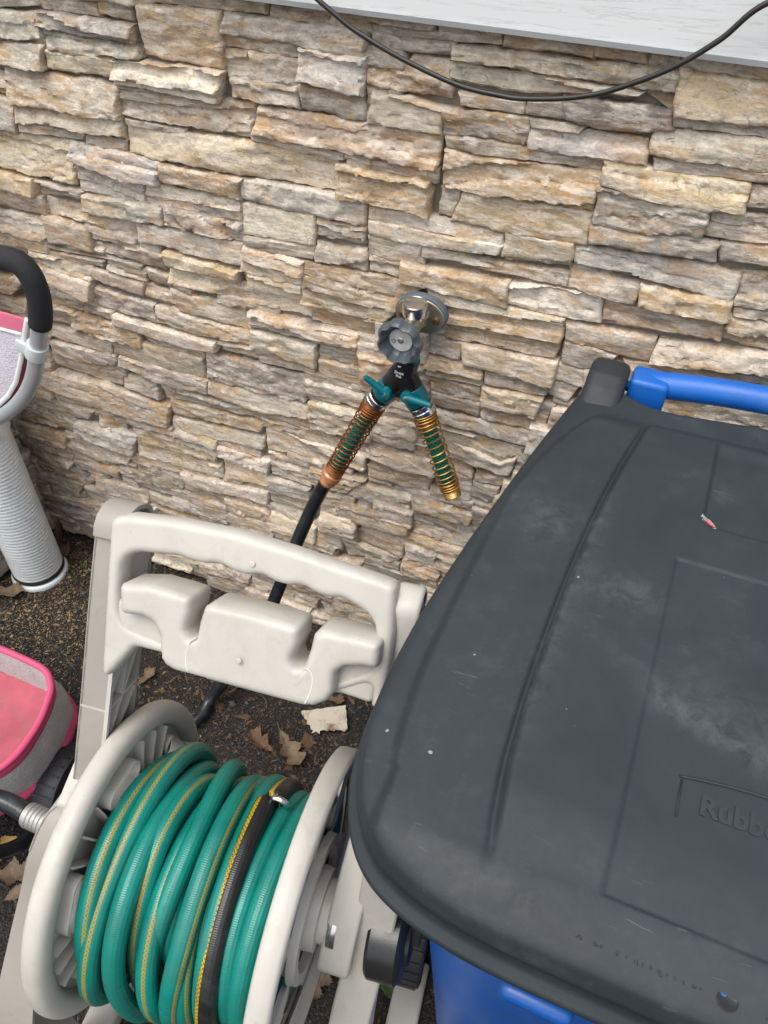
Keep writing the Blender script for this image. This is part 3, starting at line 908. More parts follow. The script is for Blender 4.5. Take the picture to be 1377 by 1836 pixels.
!g;360 1004 408 1004;360 980 408 980
h;-44 732 -4 732;-44 684 -4 684
!t;424 828 552 828;424 780 552 780
w;-84 92 40 92;-84 48 40 48
g;-68 484 80 484;-68 452 80 452
!t;-1364 940 -1180 940;-1364 876 -1180 876
w;-412 460 -332 460;-412 424 -332 424
w;-172 600 -44 600;-172 552 -44 552
c;8 584 116 584;8 516 116 516
b;-240 324 -112 324;-240 264 -112 264
w;108 576 264 576;108 524 264 524
b;208 424 300 424;208 388 300 388
!g;536 728 624 728;536 664 624 664
w;72 484 236 484;72 460 236 460
!t;156 1008 248 1008;156 952 248 952
g;204 232 244 232;204 168 244 168
b;-704 356 -644 356;-704 332 -644 332
!w;580 48 624 48;580 -4 624 -4
w;-1312 116 -1264 116;-1312 96 -1264 96
!d;408 588 508 588;408 552 508 552
!w;96 1156 160 1156;96 1100 160 1100
!g;-1364 836 -1216 836;-1364 808 -1216 808
c;-964 896 -856 896;-964 872 -856 872
!c;-1224 1324 -1112 1324;-1224 1280 -1112 1280
w;-468 96 -364 96;-468 60 -364 60
g;-172 368 -116 368;-172 316 -116 316
!w;-48 1324 120 1324;-48 1296 120 1296
h;-404 52 -256 52;-404 -4 -256 -4
t;-1360 500 -1168 500;-1360 460 -1168 460
g;-1176 204 -1072 204;-1176 156 -1072 156
h;120 692 192 692;120 660 192 660
!b;348 492 404 492;348 444 404 444
h;-520 236 -468 236;-520 188 -468 188
w;-1224 824 -1132 824;-1224 800 -1132 800
w;-1288 168 -1236 168;-1288 140 -1236 140
g;-1144 268 -1092 268;-1144 248 -1092 248
t;-976 112 -844 112;-976 72 -844 72
!w;-880 1324 -780 1324;-880 1276 -780 1276
g;-700 404 -644 404;-700 384 -644 384
h;-860 308 -760 308;-860 268 -760 268
g;-120 788 -60 788;-120 764 -60 764
d;-716 824 -596 824;-716 804 -596 804
b;-440 784 -320 784;-440 712 -320 712
!w;452 216 528 216;452 164 528 164
g;156 532 236 532;156 476 236 476
!b;544 880 624 880;544 848 624 848
g;-128 144 -76 144;-128 92 -76 92
g;-1020 748 -984 748;-1020 728 -984 728
!g;-1364 1304 -1236 1304;-1364 1248 -1236 1248
c;-52 592 16 592;-52 532 16 532
b;-576 616 -540 616;-576 596 -540 596
h;132 816 176 816;132 764 176 764
!w;464 560 508 560;464 532 508 532
h;-492 344 -444 344;-492 320 -444 320
h;-492 600 -432 600;-492 556 -432 556
!g;384 736 424 736;384 676 424 676
g;-1364 424 -1204 424;-1364 404 -1204 404
!b;348 1152 456 1152;348 1108 456 1108
b;-476 1076 -340 1076;-476 1032 -340 1032
w;-476 164 -408 164;-476 140 -408 140
d;-212 272 -116 272;-212 232 -116 232
!g;-1364 592 -1312 592;-1364 544 -1312 544
!w;-1120 1324 -1020 1324;-1120 1280 -1020 1280
b;-132 848 -76 848;-132 820 -76 820
!g;68 1304 120 1304;68 1276 120 1276
!c;-1364 1324 -1216 1324;-1364 1296 -1216 1296
!h;320 1056 408 1056;320 1032 408 1032
!d;484 1160 624 1160;484 1136 624 1136
!g;-1364 952 -1164 952;-1364 932 -1164 932
b;-1364 236 -1316 236;-1364 192 -1316 192
h;-184 560 -44 560;-184 516 -44 516
!b;320 800 432 800;320 780 432 780
g;-1284 332 -1180 332;-1284 308 -1180 308
g;-416 848 -328 848;-416 796 -328 796
t;-744 60 -684 60;-744 36 -684 36
b;-544 456 -500 456;-544 436 -500 436
b;-452 360 -348 360;-452 328 -348 328
g;-800 164 -652 164;-800 132 -652 132
g;100 152 244 152;100 128 244 128
g;-860 488 -760 488;-860 452 -760 452
g;72 280 212 280;72 240 212 240
!h;416 736 544 736;416 716 544 716
t;-532 96 -460 96;-532 72 -460 72
!c;-1164 1068 -1120 1068;-1164 1024 -1120 1024
!w;544 820 624 820;544 780 624 780
w;-1244 172 -1188 172;-1244 148 -1188 148
d;-120 612 -24 612;-120 592 -24 592
w;-648 332 -544 332;-648 288 -544 288
h;-868 340 -832 340;-868 308 -832 308
!h;-1180 1176 -1124 1176;-1180 1156 -1124 1156
h;-992 352 -944 352;-992 320 -944 320
!w;168 1284 336 1284;168 1260 336 1260
g;-1272 120 -1236 120;-1272 100 -1236 100
g;120 892 216 892;120 868 216 868
c;-120 1324 -40 1324;-120 1296 -40 1296
d;-988 124 -928 124;-988 104 -928 104
g;-72 424 4 424;-72 404 4 404
w;-4 344 80 344;-4 304 80 304
b;-776 1284 -652 1284;-776 1252 -652 1252
!w;-1244 1288 -1160 1288;-1244 1240 -1160 1240
!g;-1364 688 -1288 688;-1364 640 -1288 640
t;196 88 256 88;196 64 256 64
t;-1176 480 -1124 480;-1176 460 -1124 460
h;256 576 348 576;256 552 348 552
g;-576 264 -540 264;-576 240 -540 240
!t;568 124 624 124;568 68 624 68
h;-852 104 -780 104;-852 84 -780 84
h;-548 716 -440 716;-548 696 -440 696
h;-1348 288 -1264 288;-1348 268 -1264 268
d;-1064 856 -936 856;-1064 836 -936 836
!t;-1132 1128 -1096 1128;-1132 1080 -1096 1080
c;-328 168 -240 168;-328 148 -240 148
g;-580 400 -544 400;-580 372 -544 372
!w;460 124 576 124;460 104 576 104
!c;280 800 328 800;280 760 328 760
g;-576 220 -512 220;-576 176 -512 176
g;-340 460 -244 460;-340 436 -244 436
!g;316 920 428 920;316 888 428 888
g;-52 540 16 540;-52 516 16 516
w;-660 1284 -612 1284;-660 1256 -612 1256
d;-1048 220 -964 220;-1048 200 -964 200
c;-344 904 -300 904;-344 840 -300 840
!c;-932 1324 -872 1324;-932 1300 -872 1300
!w;312 1216 436 1216;312 1188 436 1188
d;-48 820 140 820;-48 800 140 800
!g;500 960 560 960;500 928 560 928
h;-532 268 -496 268;-532 248 -496 248
g;-192 412 -116 412;-192 392 -116 392
h;-768 496 -664 496;-768 472 -664 472
g;-572 584 -484 584;-572 556 -484 556
!b;320 788 388 788;320 736 388 736
d;-908 52 -848 52;-908 20 -848 20
d;172 24 212 24;172 -4 212 -4
!g;396 492 528 492;396 468 528 468
g;-448 804 -328 804;-448 776 -328 776
!g;-1364 712 -1288 712;-1364 680 -1288 680
d;280 292 424 292;280 264 424 264
c;-1044 288 -1004 288;-1044 264 -1004 264
!h;536 1280 624 1280;536 1260 624 1260
!d;384 684 424 684;384 664 424 664
!h;288 768 328 768;288 736 328 736
c;-228 540 -176 540;-228 508 -176 508
!b;68 1216 108 1216;68 1188 108 1188
g;72 152 108 152;72 128 108 128
b;-276 324 -232 324;-276 284 -232 284
w;-340 660 -292 660;-340 616 -292 616
g;-740 352 -696 352;-740 328 -696 328
!g;572 252 624 252;572 212 624 212
b;-1100 320 -1060 320;-1100 300 -1060 300
g;-32 652 128 652;-32 628 128 628
g;-432 288 -392 288;-432 268 -392 268
w;-600 508 -548 508;-600 488 -548 488
t;-468 1096 -428 1096;-468 1068 -428 1068
w;184 692 296 692;184 668 296 668
w;-952 356 -916 356;-952 324 -916 324
w;-500 404 -464 404;-500 376 -464 376
g;-448 816 -408 816;-448 796 -408 796
c;-1340 160 -1300 160;-1340 128 -1300 128
w;-280 100 -244 100;-280 44 -244 44
c;-856 892 -816 892;-856 872 -816 872
g;-544 108 -504 108;-544 88 -504 88
g;-1212 132 -1148 132;-1212 112 -1148 112
!h;400 1000 508 1000;400 980 508 980
w;-996 608 -952 608;-996 588 -952 588
t;-252 92 -216 92;-252 56 -216 56
t;292 472 356 472;292 436 356 436
g;-908 68 -868 68;-908 44 -868 44
c;-660 164 -612 164;-660 136 -612 136
g;-440 1224 -384 1224;-440 1204 -384 1204
h;-352 256 -296 256;-352 232 -296 232
d;-304 528 -220 528;-304 508 -220 508
t;-452 20 -396 20;-452 -4 -396 -4
g;-404 68 -364 68;-404 44 -364 44
h;-528 516 -460 516;-528 496 -460 496
!w;520 488 624 488;520 468 624 468
b;-452 452 -404 452;-452 424 -404 424
c;88 888 128 888;88 868 128 868
w;-240 272 -204 272;-240 252 -204 252
g;-484 1268 -428 1268;-484 1240 -428 1240
!g;172 904 216 904;172 884 216 884
b;-760 396 -716 396;-760 376 -716 376
d;-252 476 -212 476;-252 456 -212 456
!g;580 60 624 60;580 40 624 40
h;-556 512 -520 512;-556 492 -520 492
g;252 240 288 240;252 216 288 216
g;-1028 336 -992 336;-1028 316 -992 316
!g;428 1208 488 1208;428 1188 488 1188
!g;-1364 1024 -1320 1024;-1364 1004 -1320 1004
w;204 176 244 176;204 144 244 144
h;-1324 332 -1276 332;-1324 312 -1276 312
b;-532 396 -492 396;-532 376 -492 376
!g;120 1064 164 1064;120 1044 164 1044"""
TONES = dict(c=(0.66, 0.575, 0.475), t=(0.545, 0.415, 0.275), w=(0.60, 0.495, 0.385), g=(0.45, 0.405, 0.36),
             h=(0.43, 0.35, 0.275), b=(0.41, 0.295, 0.195), d=(0.30, 0.255, 0.215), e=(0.37, 0.36, 0.295))
def stone_mesh(top, bot, step, seed, depth=0.03, base=None):
    """one ledge stone between its top and bottom edge: split layers, chipped facets, rounded arrises; front faces -y"""
    rs = np.random.RandomState(seed)
    w = max(top[-1][0] - top[0][0], bot[-1][0] - bot[0][0])
    h = max(np.mean(top[:, 1]) - np.mean(bot[:, 1]), 0.008)
    nu = max(5, int(w / step)); nv = max(4, int(h / step))
    if step < .006: nv = max(7, nv); nu = max(9, nu)
    u = np.linspace(0, 1, nu); v = np.linspace(0, 1, nv)
    v = v + 0.35 * (sstep(0, 1, v) - v); u = u + 0.2 * (sstep(0, 1, u) - u)
    tp = resample(top, 1e9) if len(top) < 2 else top
    def along(P):
        d = np.r_[0, np.cumsum(np.hypot(*np.diff(P, axis=0).T))]; d /= d[-1]
        return np.stack([np.interp(u, d, P[:, 0]), np.interp(u, d, P[:, 1])], -1)
    T, B = along(top), along(bot)
    s = rs.uniform(0, 200)
    ea = min(0.0030, 0.10 * h)
    T[:, 1] += ea * fbm(T[:, 0] * 26, s + 0 * u, 0 * u) + 0.6 * ea * noise3(T[:, 0] * 110, s + 0 * u, 3 + 0 * u)
    B[:, 1] += ea * fbm(B[:, 0] * 26, s + 50 + 0 * u, 0 * u) + 0.6 * ea * noise3(B[:, 0] * 110, s + 9 + 0 * u, 3 + 0 * u)
    P = B[None] * (1 - v)[:, None, None] + T[None] * v[:, None, None]
    endn = 0.0035 * fbm(P[:, :, 1] * 40, s + 80 + 0 * P[:, :, 1], 0 * P[:, :, 1])
    P[:, :, 0] += endn * np.exp(-np.minimum(u, 1 - u)[None] * w / 0.02)
    x, z = P[..., 0], P[..., 1]
    # split layers: wavy bands with their own set-back
    style = rs.choice(['layer', 'face', 'facet'], p=[0.40, 0.40, 0.20])
    d = base if base is not None else rs.uniform(0.010, depth)
    D = np.full_like(x, d)
    zr = (v[:, None] + 0 * x) * h
    if style == 'layer' and h > 0.016:
        lt = rs.uniform(0.013, 0.027); wob = zr / lt + rs.normal(0, 4) * (x - x.mean()) + 0.65 * fbm(x * 6, s + 0 * x, z * 8, 2) + 0.10 * noise3(x * 55, s + 0 * x, z * 55)
        k0 = np.floor(wob); fr = wob - k0
        tab = rs.uniform(-0.0080, 0.0045, 64)
        a = tab[(k0.astype(int)) % 64]; b = tab[(k0.astype(int) + 1) % 64]
        D += a + (b - a) * sstep(0.84, 1.0, fr)
        D += 0.0035 * (0.5 - fr)
    elif style == 'facet':
        F = np.full_like(x, 1e9); cx, cz = x.mean(), z.mean()
        for q in range(rs.randint(4, 8)):
            px, pz = cx + rs.uniform(-.5, .5) * w, cz + rs.uniform(-.5, .5) * h
            F = np.minimum(F, rs.uniform(0.0, 0.009) + rs.normal(0, 0.10) * (x - px) + rs.normal(0, 0.28) * (z - pz))
        D += np.clip(F, -0.016, 0.009) + 0.0025 * fbm(x * 24, s + 0 * x, z * 60, 2)
    else:
        D += 0.0030 * fbm(x * 9, s + 0 * x, z * 16, 2) + rs.normal(0, .10) * (z - z.mean())
    # small broken planes: nearest split centre decides the tilt
    m = int(np.clip(w * h / (0.026 * 0.011), 3, 60)) + 2
    qx, qz = rs.uniform(x.min(), x.max(), m), rs.uniform(z.min(), z.max(), m)
    wx = x + 0.006 * noise3(x * 45, s + 0 * x, z * 70); wz = z + 0.0035 * noise3(x * 45, s + 31 + 0 * x, z * 70)
    dd = ((wx[..., None] - qx) / 0.026) ** 2 + ((wz[..., None] - qz) / 0.010) ** 2
    kk = np.argmin(dd, -1); ta, tb, tc = rs.normal(0, .11, m), rs.normal(0, .26, m), rs.normal(0, .0012, m)
    amp = rs.uniform(0.05, 0.75) ** 1.2
    D += amp * np.clip(tc[kk] + ta[kk] * (x - qx[kk]) + tb[kk] * (z - qz[kk]), -.005, .005)
    D += 0.0008 * fbm(x * 42, s + 0 * x, z * 80, 3) + 0.0004 * np.abs(noise3(x * 95, s + 4 + 0 * x, z * 240))
    eb = np.minimum(np.minimum(u[None] * w, (1 - u)[None] * w), np.minimum(v[:, None] * h, (1 - v)[:, None] * h))
    rr = min(0.0036, 0.16 * h)
    D -= 0.0042 * (1 - sstep(0, rr, eb)) ** 1.5 * (1 + 0.6 * noise3(x * 50, s + 0 * x, z * 50))
    D = np.maximum(D, 0.0025)
    V = np.stack([x, -D, z], -1).reshape(-1, 3)
    F = [(j*nu+i, j*nu+i+1, (j+1)*nu+i+1, (j+1)*nu+i) for j in range(nv-1) for i in range(nu-1)]
    rim = list(range(nu)) + [j*nu+nu-1 for j in range(1, nv)] + [(nv-1)*nu+i for i in range(nu-2, -1, -1)] + [j*nu for j in range(nv-2, 0, -1)]
    b0 = len(V); back = V[rim].copy(); back[:, 1] = 0.006
    mid = V[rim].copy(); mid[:, 1] = mid[:, 1] * 0.35; mid[:, 2] += rs.normal(0, 0.0005, len(rim))
    V = np.concatenate([V, mid, back]); n = len(rim)
    for k in range(n):
        k2 = (k + 1) % n
        F.append((rim[k2], rim[k], b0 + k, b0 + k2)); F.append((b0 + k2, b0 + k, b0 + n + k, b0 + n + k2))
    return V, F
def finish_stone(name, V, F, tint, parent):
    c = V.mean(0); o = mesh_obj(name, V - c, F, M['stone'], parent); o.location = c
    o['tint'] = tint; return sharp(o, 48)
def build_wall():
    wall = thing('stone_wall', 'stacked ledge stone veneer wall in tan, cream and grey behind everything', 'wall', (0, 0, 0))
    Geo().box((-0.36, 0.068, 0.64), (2.03, 0.128, 1.30)).build('mortar_bed', M['mortar'], wall, False)
    far = []; cnt = 0
    rows = STONES.strip().split('\n')
    area = []
    for k, L in enumerate(rows):
        hid = L[0] == '!'; c, a, b = L.lstrip('!').split(';')
        T = np.array(list(map(float, a.split()))).reshape(-1, 2) / 1000; B = np.array(list(map(float, b.split()))).reshape(-1, 2) / 1000
        T[:, 1] += 0.0016; B[:, 1] -= 0.0016; T[0, 0] -= .0012; B[0, 0] -= .0012; T[-1, 0] += .0012; B[-1, 0] += .0012
        area.append((hid, k, c, T, B))
    vis = [q for q in area if not q[0]]
    vis.sort(key=lambda q: -(q[3][:, 1].mean() - q[4][:, 1].mean()) * (q[3][-1, 0] - q[3][0, 0]))
    single = set(q[1] for q in vis[:296])
    for hid, k, c, T, B in area:
        rs = np.random.RandomState(900 + k); t = np.array(TONES[c]) * rs.uniform(0.74, 1.14) * np.array([.985, rs.uniform(.98, 1.03), rs.uniform(.92, 1.05)])
        small = k not in single
        V, F = stone_mesh(T, B, 0.012 if hid else 0.0029, 100 + k, 0.024 if not small else 0.012)
        if not small: finish_stone('stone', V, F, [float(q) for q in t], wall); cnt += 1
        else: far.append((V, F))
    g = Geo()
    for V, F in far: g.add(V, F)
    o = g.build('stone_infill', M['stone'], wall); o['tint'] = [0.36, 0.31, 0.25]; o['kind'] = 'stuff'; sharp(o, 48)
    return cnt
NST = build_wall(); print('stones', NST)

# return wall at the left corner, shortened to let sky light onto the pipe
def build_return():
    X0 = -1.345
    w = thing('return_wall', 'short stone return wall meeting the corner beside the white downpipe', 'wall', (0, 0, 0))
    Geo().box((X0 - 0.065, -0.16, 0.64), (0.12, 0.32, 1.30)).build('mortar_bed', M['mortar'], w, False)
    rs = np.random.RandomState(4); rest = Geo(); z = 0.002
    while z < 1.27:
        h = rs.uniform(0.028, 0.06); y = -0.31
        while y < -0.03:
            L = min(rs.uniform(0.08, 0.22), -0.012 - y)
            if -0.012 - (y + L) < 0.05: L = -0.012 - y
            T = np.array([[y, z + h], [y + L, z + h]]); B = np.array([[y + .001, z + .001], [y + L, z + .001]])
            V, F = stone_mesh(T, B, 0.006, rs.randint(9999), 0.03)
            V = np.stack([X0 - V[:, 1], V[:, 0], V[:, 2]], -1)         # turn the stone to face +x
            if z < 0.62 and y + L > -0.30:
                t = np.array(TONES[rs.choice(list('gwthbhg'))]) * 0.9
                finish_stone('stone', V, [q for q in F], [float(q) for q in t], w)
            else: rest.add(V, F)
            y += L + 0.002
        z += h + 0.002
    o = rest.build('stone_infill', M['stone'], w); o['tint'] = [0.36, 0.31, 0.25]; o['kind'] = 'stuff'; sharp(o, 48)
build_return()

# ------------------------------------------------------------------ siding above the stone
def build_siding():
    s = thing('house_siding', 'white wood grain lap siding above the stone wall', 'siding', (0, 0, 1.262))
    for k in range(3):
        z0 = k * 0.165
        prof = [(-0.036, z0), (-0.038, z0 + 0.006), (-0.036, z0 + 0.012), (-0.014, z0 + 0.172), (0.0, z0 + 0.172), (0.0, z0 + 0.0)]
        xs = np.linspace(-2.0, 0.66, 60); v = []; n = len(prof)
        for x in xs:
            for (y, z) in prof: v.append((x, y + 0.0006 * math.sin(x * 5 + k), z))
        f = [(i*n+j, i*n+(j+1) % n, (i+1)*n+(j+1) % n, (i+1)*n+j) for i in range(len(xs)-1) for j in range(n)]
        f += [tuple(range(n)), tuple((len(xs)-1)*n + j for j in range(n-1, -1, -1))]
        o = mesh_obj('siding_board', v, f, M['siding'], s); sharp(o, 30)
    Geo().box((-0.67, 0.06, 0.248), (2.66, 0.118, 0.50)).build('sheathing', M['mortar'], s, False)
build_siding()

# ------------------------------------------------------------------ hanging cable
cab = spline(((-0.8, -0.043, 1.5), (-0.66, -0.045, 1.42), (-0.585, -0.05, 1.345), (-0.4997, -0.055, 1.2904), (-0.4822, -0.055, 1.2784), (-0.4573, -0.055, 1.2642), (-0.4287, -0.055, 1.2492), (-0.3713, -0.055, 1.2281), (-0.3004, -0.055, 1.2093), (-0.2456, -0.055, 1.2047), (-0.2192, -0.055, 1.2053), (-0.1811, -0.055, 1.2105), (-0.1509, -0.055, 1.2174), (-0.1223, -0.055, 1.2273), (-0.0701, -0.055, 1.2538), (-0.0292, -0.055, 1.2849), (0.0046, -0.055, 1.32), (0.075, -0.05, 1.345), (0.15, -0.045, 1.44), (0.2, -0.043, 1.52)), 14)
o = Geo().tube(cab, 0.0030, 12).build('cable', M['cable']); tag(o, 'thin black cable sagging across the top of the stone wall', 'cable')

# ------------------------------------------------------------------ downpipe
def build_pipe():
    px, py = -1.262, -0.152; r = 0.060
    t = thing('downpipe', 'white ribbed drain pipe standing in the wall corner at left', 'pipe', (px, py, 0))
    prof = []; z = 0.012
    while z < 0.46:
        for a, dr in ((0, -0.0009), (0.0022, 0.0), (0.0062, 0.0), (0.0082, -0.0009)):
            prof.append((r + dr, z + a))
        z += 0.0098
    sharp(Geo().lathe(prof, n=72).build('ribbed_pipe', M['pvc'], t), 60)
    sharp(Geo().lathe([(r + .001, .450), (r + .0045, .451), (r + .0055, .455), (r + .0055, .70), (r + .003, .71), (r + .003, 1.25)], n=72).build('upper_sleeve', M['pvc'], t), 50)
    ring = []; rs = np.random.RandomState(3)
    sharp(Geo().lathe([(r + .001, .010), (r + .0055, .008), (r + .0075, .004), (r + .007, -.004), (r + .001, -.006)], n=60).build('base_lip', M['pvc'], t), 50)
    sharp(Geo().lathe([(r - .0006, .012), (r + .0022, .014), (r + .0018, .022), (r - .0008, .026)], n=60).build('grime_ring', M['grime'], t), 50)
build_pipe()

# ------------------------------------------------------------------ frost proof tap
FX, FZ = -0.3324, 0.8945
def build_faucet():
    t = thing('faucet', 'outdoor wall tap with grey plastic wheel handle and oval flange', 'tap', (FX, -0.036, FZ))
    def oval(a, b, n=48):
        out = []
        for k in range(n):
            q = 2 * math.pi * k / n; c, s = math.cos(q), math.sin(q)
            out.append((a * math.copysign(abs(c) ** 0.86, c), b * math.copysign(abs(s) ** 1.1, s)))
        return out
    fr = lambda y: ((0, y, 0), (1, 0, 0), (0, 0, 1), (0, -1, 0))
    plate('gasket', [oval(.0405, .030)], .0065, .0015, M['gasket'], t, fr(.0))
    plate('flange', [oval(.0385, .0275)], .0022, .0012, M['nickel'], t, fr(-.0088))
    for sx in (-1, 1):
        g = Geo().lathe([(.0060, 0), (.0060, .0030), (.0045, .0050), (.0016, .0056), (.0014, .0040)], (sx * .0265, -.0108, -.001), (0, -1, 0), 16)
        sharp(g.build('screw', M['screw'], t))
    g = Geo().lathe([(.0175, 0), (.0165, .006), (.0135, .012), (.0135, .05), (.0155, .054), (.0155, .062), (.010, .066)], (0, -.011, 0), (0, -1, 0), 32)
    g.lathe([(.0130, -.030), (.0130, -.012), (.0115, 0)], (0, -.048, 0), (0, 0, 1), 28)           # outlet
    sharp(g.build('body', M['nickel'], t))
    g = Geo().lathe([(.0125, 0), (.0125, .010), (.0176, .011), (.0184, .013), (.0184, .0262), (.0176, .0286), (.0156, .0294), (.0142, .0286), (.001, .0286)], (0, -.030, .004), (0, -.10, 1), 36)
    sharp(g.build('vacuum_breaker_cap', M['chrome'], t), 30)
    # wheel handle on the stem
    hy = -0.0765
    g = Geo().lathe([(.0055, 0), (.0055, .010)], (0, -.070, 0), (0, -1, 0), 16); sharp(g.build('stem', M['nickel'], t))
    n = 96; v = []; prof = [(.0, .0), (.55, .0), (.86, .002), (1.0, .0055), (1.0, .013), (.95, .019), (.86, .0225), (.80, .0215), (.72, .013), (.66, .0065), (.60, .006), (0.0, .006)]
    for (q, hh) in prof:
        for k in range(n):
            a = 2 * math.pi * k / n
            lob = 0.0305 + 0.0036 * (0.5 + 0.5 * math.tanh(3.0 * (math.cos(7 * a + .4) + .35)))
            rr = q * lob if q > .7 else q * .0305
            v.append((rr * math.cos(a), hy - hh, rr * math.sin(a)))
    f = [(i*n+k, i*n+(k+1) % n, (i+1)*n+(k+1) % n, (i+1)*n+k) for i in range(len(prof)-1) for k in range(n)]
    h = mesh_obj('wheel_handle', v, f, M['handle_grey'], t); sharp(h, 42)
    sharp(Geo().lathe([(.0172, 0), (.0172, .0010), (.001, .0014)], (0, hy - .0062, 0), (0, -1, 0), 32).build('dial', M['dial'], h))
    sharp(Geo().lathe([(.0046, 0), (.0046, .0012), (.0034, .0020), (.0012, .0020), (.0012, .0010)], (0, hy - .0072, 0), (0, -1, 0), 16).build('handle_screw', M['nickel'], h))
    text_obj('dial_mark', 'O', .009, M['grey_print'], h, ((-.0105, hy - .0084, -.003), (1, 0, 0), (0, 0, 1), (0, -1, 0)), .0001)
build_faucet()

# ------------------------------------------------------------------ two way splitter and spring leaders
SP = Vector((-0.339, -0.085, 0.8132))
LA, LB = Vector((-0.3812, -0.085, 0.7546)), Vector((-0.4538, -0.115, 0.586))
RA, RB = Vector((-0.3049, -0.085, 0.76)), Vector((-0.2347, -0.105, 0.6188))
def build_splitter():
    t = thing('hose_splitter', 'black and teal two way hose splitter under the tap', 'hose splitter', SP)
    top = Vector((FX, -.084, FZ - .028)) - SP
    sharp(Geo().lathe([(.0165, -.006), (.0172, -.004), (.0172, .012), (.0155, .016), (.0145, .018)], top - Vector((0, 0, .016)), (0, 0, 1), 32).build('swivel_collar', M['teal'], t))
    sharp(Geo().lathe([(.0155, 0), (.0172, .001), (.0172, .006), (.0155, .008)], top - Vector((0, 0, .031)), (0, -.15, 1), 32).build('grey_ring', M['handle_grey'], t))
    la, ra = LA - SP, RA - SP
    g = Geo()
    g.tube(resample([top - Vector((0, 0, .022)), Vector((0, 0, .004)), Vector((0, 0, -.008))], .006), .0185, 24)
    for e in (la, ra):
        g.tube(resample([Vector((0, 0, .006)), e * 0.45, e * .86], .006), [.0195] * 3 + [.0188] * (len(resample([Vector((0, 0, .006)), e * 0.45, e * .86], .006)) - 3), 24)
    g.tube(resample([la * .55 + Vector((0, 0, .004)), ra * .55 + Vector((0, 0, .004))], .006), .015, 20)
    body = g.build('body', M['black'], t); sharp(body, 50)
    fw = Vector((0, -1, 0.12)).normalized()
    for e, nm, tip in ((la, 1, Vector((-.030, -.006, .026))), (ra, -1, Vector((.042, -.004, .002)))):
        d = e.normalized()
        sharp(Geo().lathe([(.0180, 0), (.0196, .003), (.0199, .003), (.0199, .026), (.0188, .029)], e * .36, d, 28).build('teal_cuff', M['teal'], t), 40)
        piv = e * .46 + fw * .0195
        lv = Geo()
        lv.lathe([(.0098, 0), (.0100, .006), (.0085, .0085), (.0030, .009)], piv, fw, 24)
        pts = resample([piv + fw * .004, piv + fw * .0055 + tip * .55, piv + fw * .007 + tip], .004)
        lv.tube(pts, np.linspace(.0068, .0044, len(pts)), 14)
        lo = lv.build('valve_lever', M['teal'], t); sharp(lo, 45)
        sharp(Geo().lathe([(.0040, 0), (.0040, .0014), (.0016, .0020), (.0016, .0008)], piv + fw * .0088, fw, 14).build('lever_screw', M['nickel'], lo))
        sharp(Geo().lathe([(.0180, 0), (.0198, .0015), (.0198, .008), (.0191, .009), (.0198, .010), (.0198, .017), (.0180, .019)], e * .86, d, 32).build('chrome_coupling', M['chrome'], t), 30)
    fo = SP * 0 + Vector((0, -.0192, .012))
    text_obj('printed_name', '2wayz\nPro', .0060, M['white_print'], body, (fo, (1, 0, -.05), (0.05, .10, 1), fw), .0003, .0001)
    w1 = [(-.003, 0), (-.0008, .0016), (.0009, .0009), (.0031, .0022), (.0016, -.0005), (-.0009, -.001)]
    plate('printed_wings', [w1], .0003, .0, M['white_print'], body, (fo + Vector((0, .0006, .0135)), (1, 0, -.05), (0.05, .1, 1), fw))
build_splitter()
def build_leader(label, A, B, wire, ends, mid_len, end_mat, tail=False):
    t = thing('spring_hose_protector', label, 'hose protector', A, group='spring wound hose protectors under the splitter')
    d = (B - A); L = d.length; d = d.normalized()
    q = d.to_track_quat('Z', 'Y').to_matrix()
    sharp(Geo().lathe([(.0178, -.004), (.0186, -.002), (.0186, .010), (.0165, .013), (.0146, .014), (.0146, .030)], (0, 0, 0), d, 36).build('brass_collar', M['brass'], t), 30)
    pts = [d * s for s in np.linspace(.025, L - .022, 24)]
    Geo().tube(pts, .0118, 24).build('braided_hose', M['braid'], t)
    # spring: tight at the ends, open in the middle
    n = 420; turns = 22 if tail else 17; sp = []
    for k in range(n + 1):
        s = k / n; zz = s + 0.085 * math.sin(2 * math.pi * s) * -1
        a = 2 * math.pi * turns * s
        rr = .0186 - .0030 * s + .0004 * math.sin(a * .37)
        sp.append(q @ Vector((rr * math.cos(a), rr * math.sin(a), .008 + zz * (L - .022))))
    Geo().tube(sp, .0014, 7).build('spring', M[wire], t)
    if tail:
        prof = [(.0118, 0), (.0142, .002), (.0146, .008), (.0128, .012), (.0152, .015), (.0156, .024), (.0132, .027), (.0124, .028), (.0128, .0295), (.0124, .031), (.0128, .0325), (.0124, .034), (.0128, .0355), (.0118, .040)]
    else:
        prof = [(.0108, 0), (.0118, .002), (.0118, .010), (.0128, .012)] + [q2 for k in range(5) for q2 in ((.0128, .013 + k*.0026), (.0116, .0143 + k*.0026))] + [(.0122, .027), (.0085, .0275), (.008, .02), (.001, .02)]
    prof = [(q[0] * 1.17, q[1]) for q in prof]
    sharp(Geo().lathe(prof, d * (L - .026), d, 36).build('end_fitting', end_mat, t), 30)
    return t
build_leader('spring hose protector with rusty copper wire feeding the black hose', LA, LB, 'spring_old', 0, 0, M['copper'], True)
build_leader('spring hose protector with bright brass wire and open end', RA, RB, 'spring', 0, 0, M['brass'])

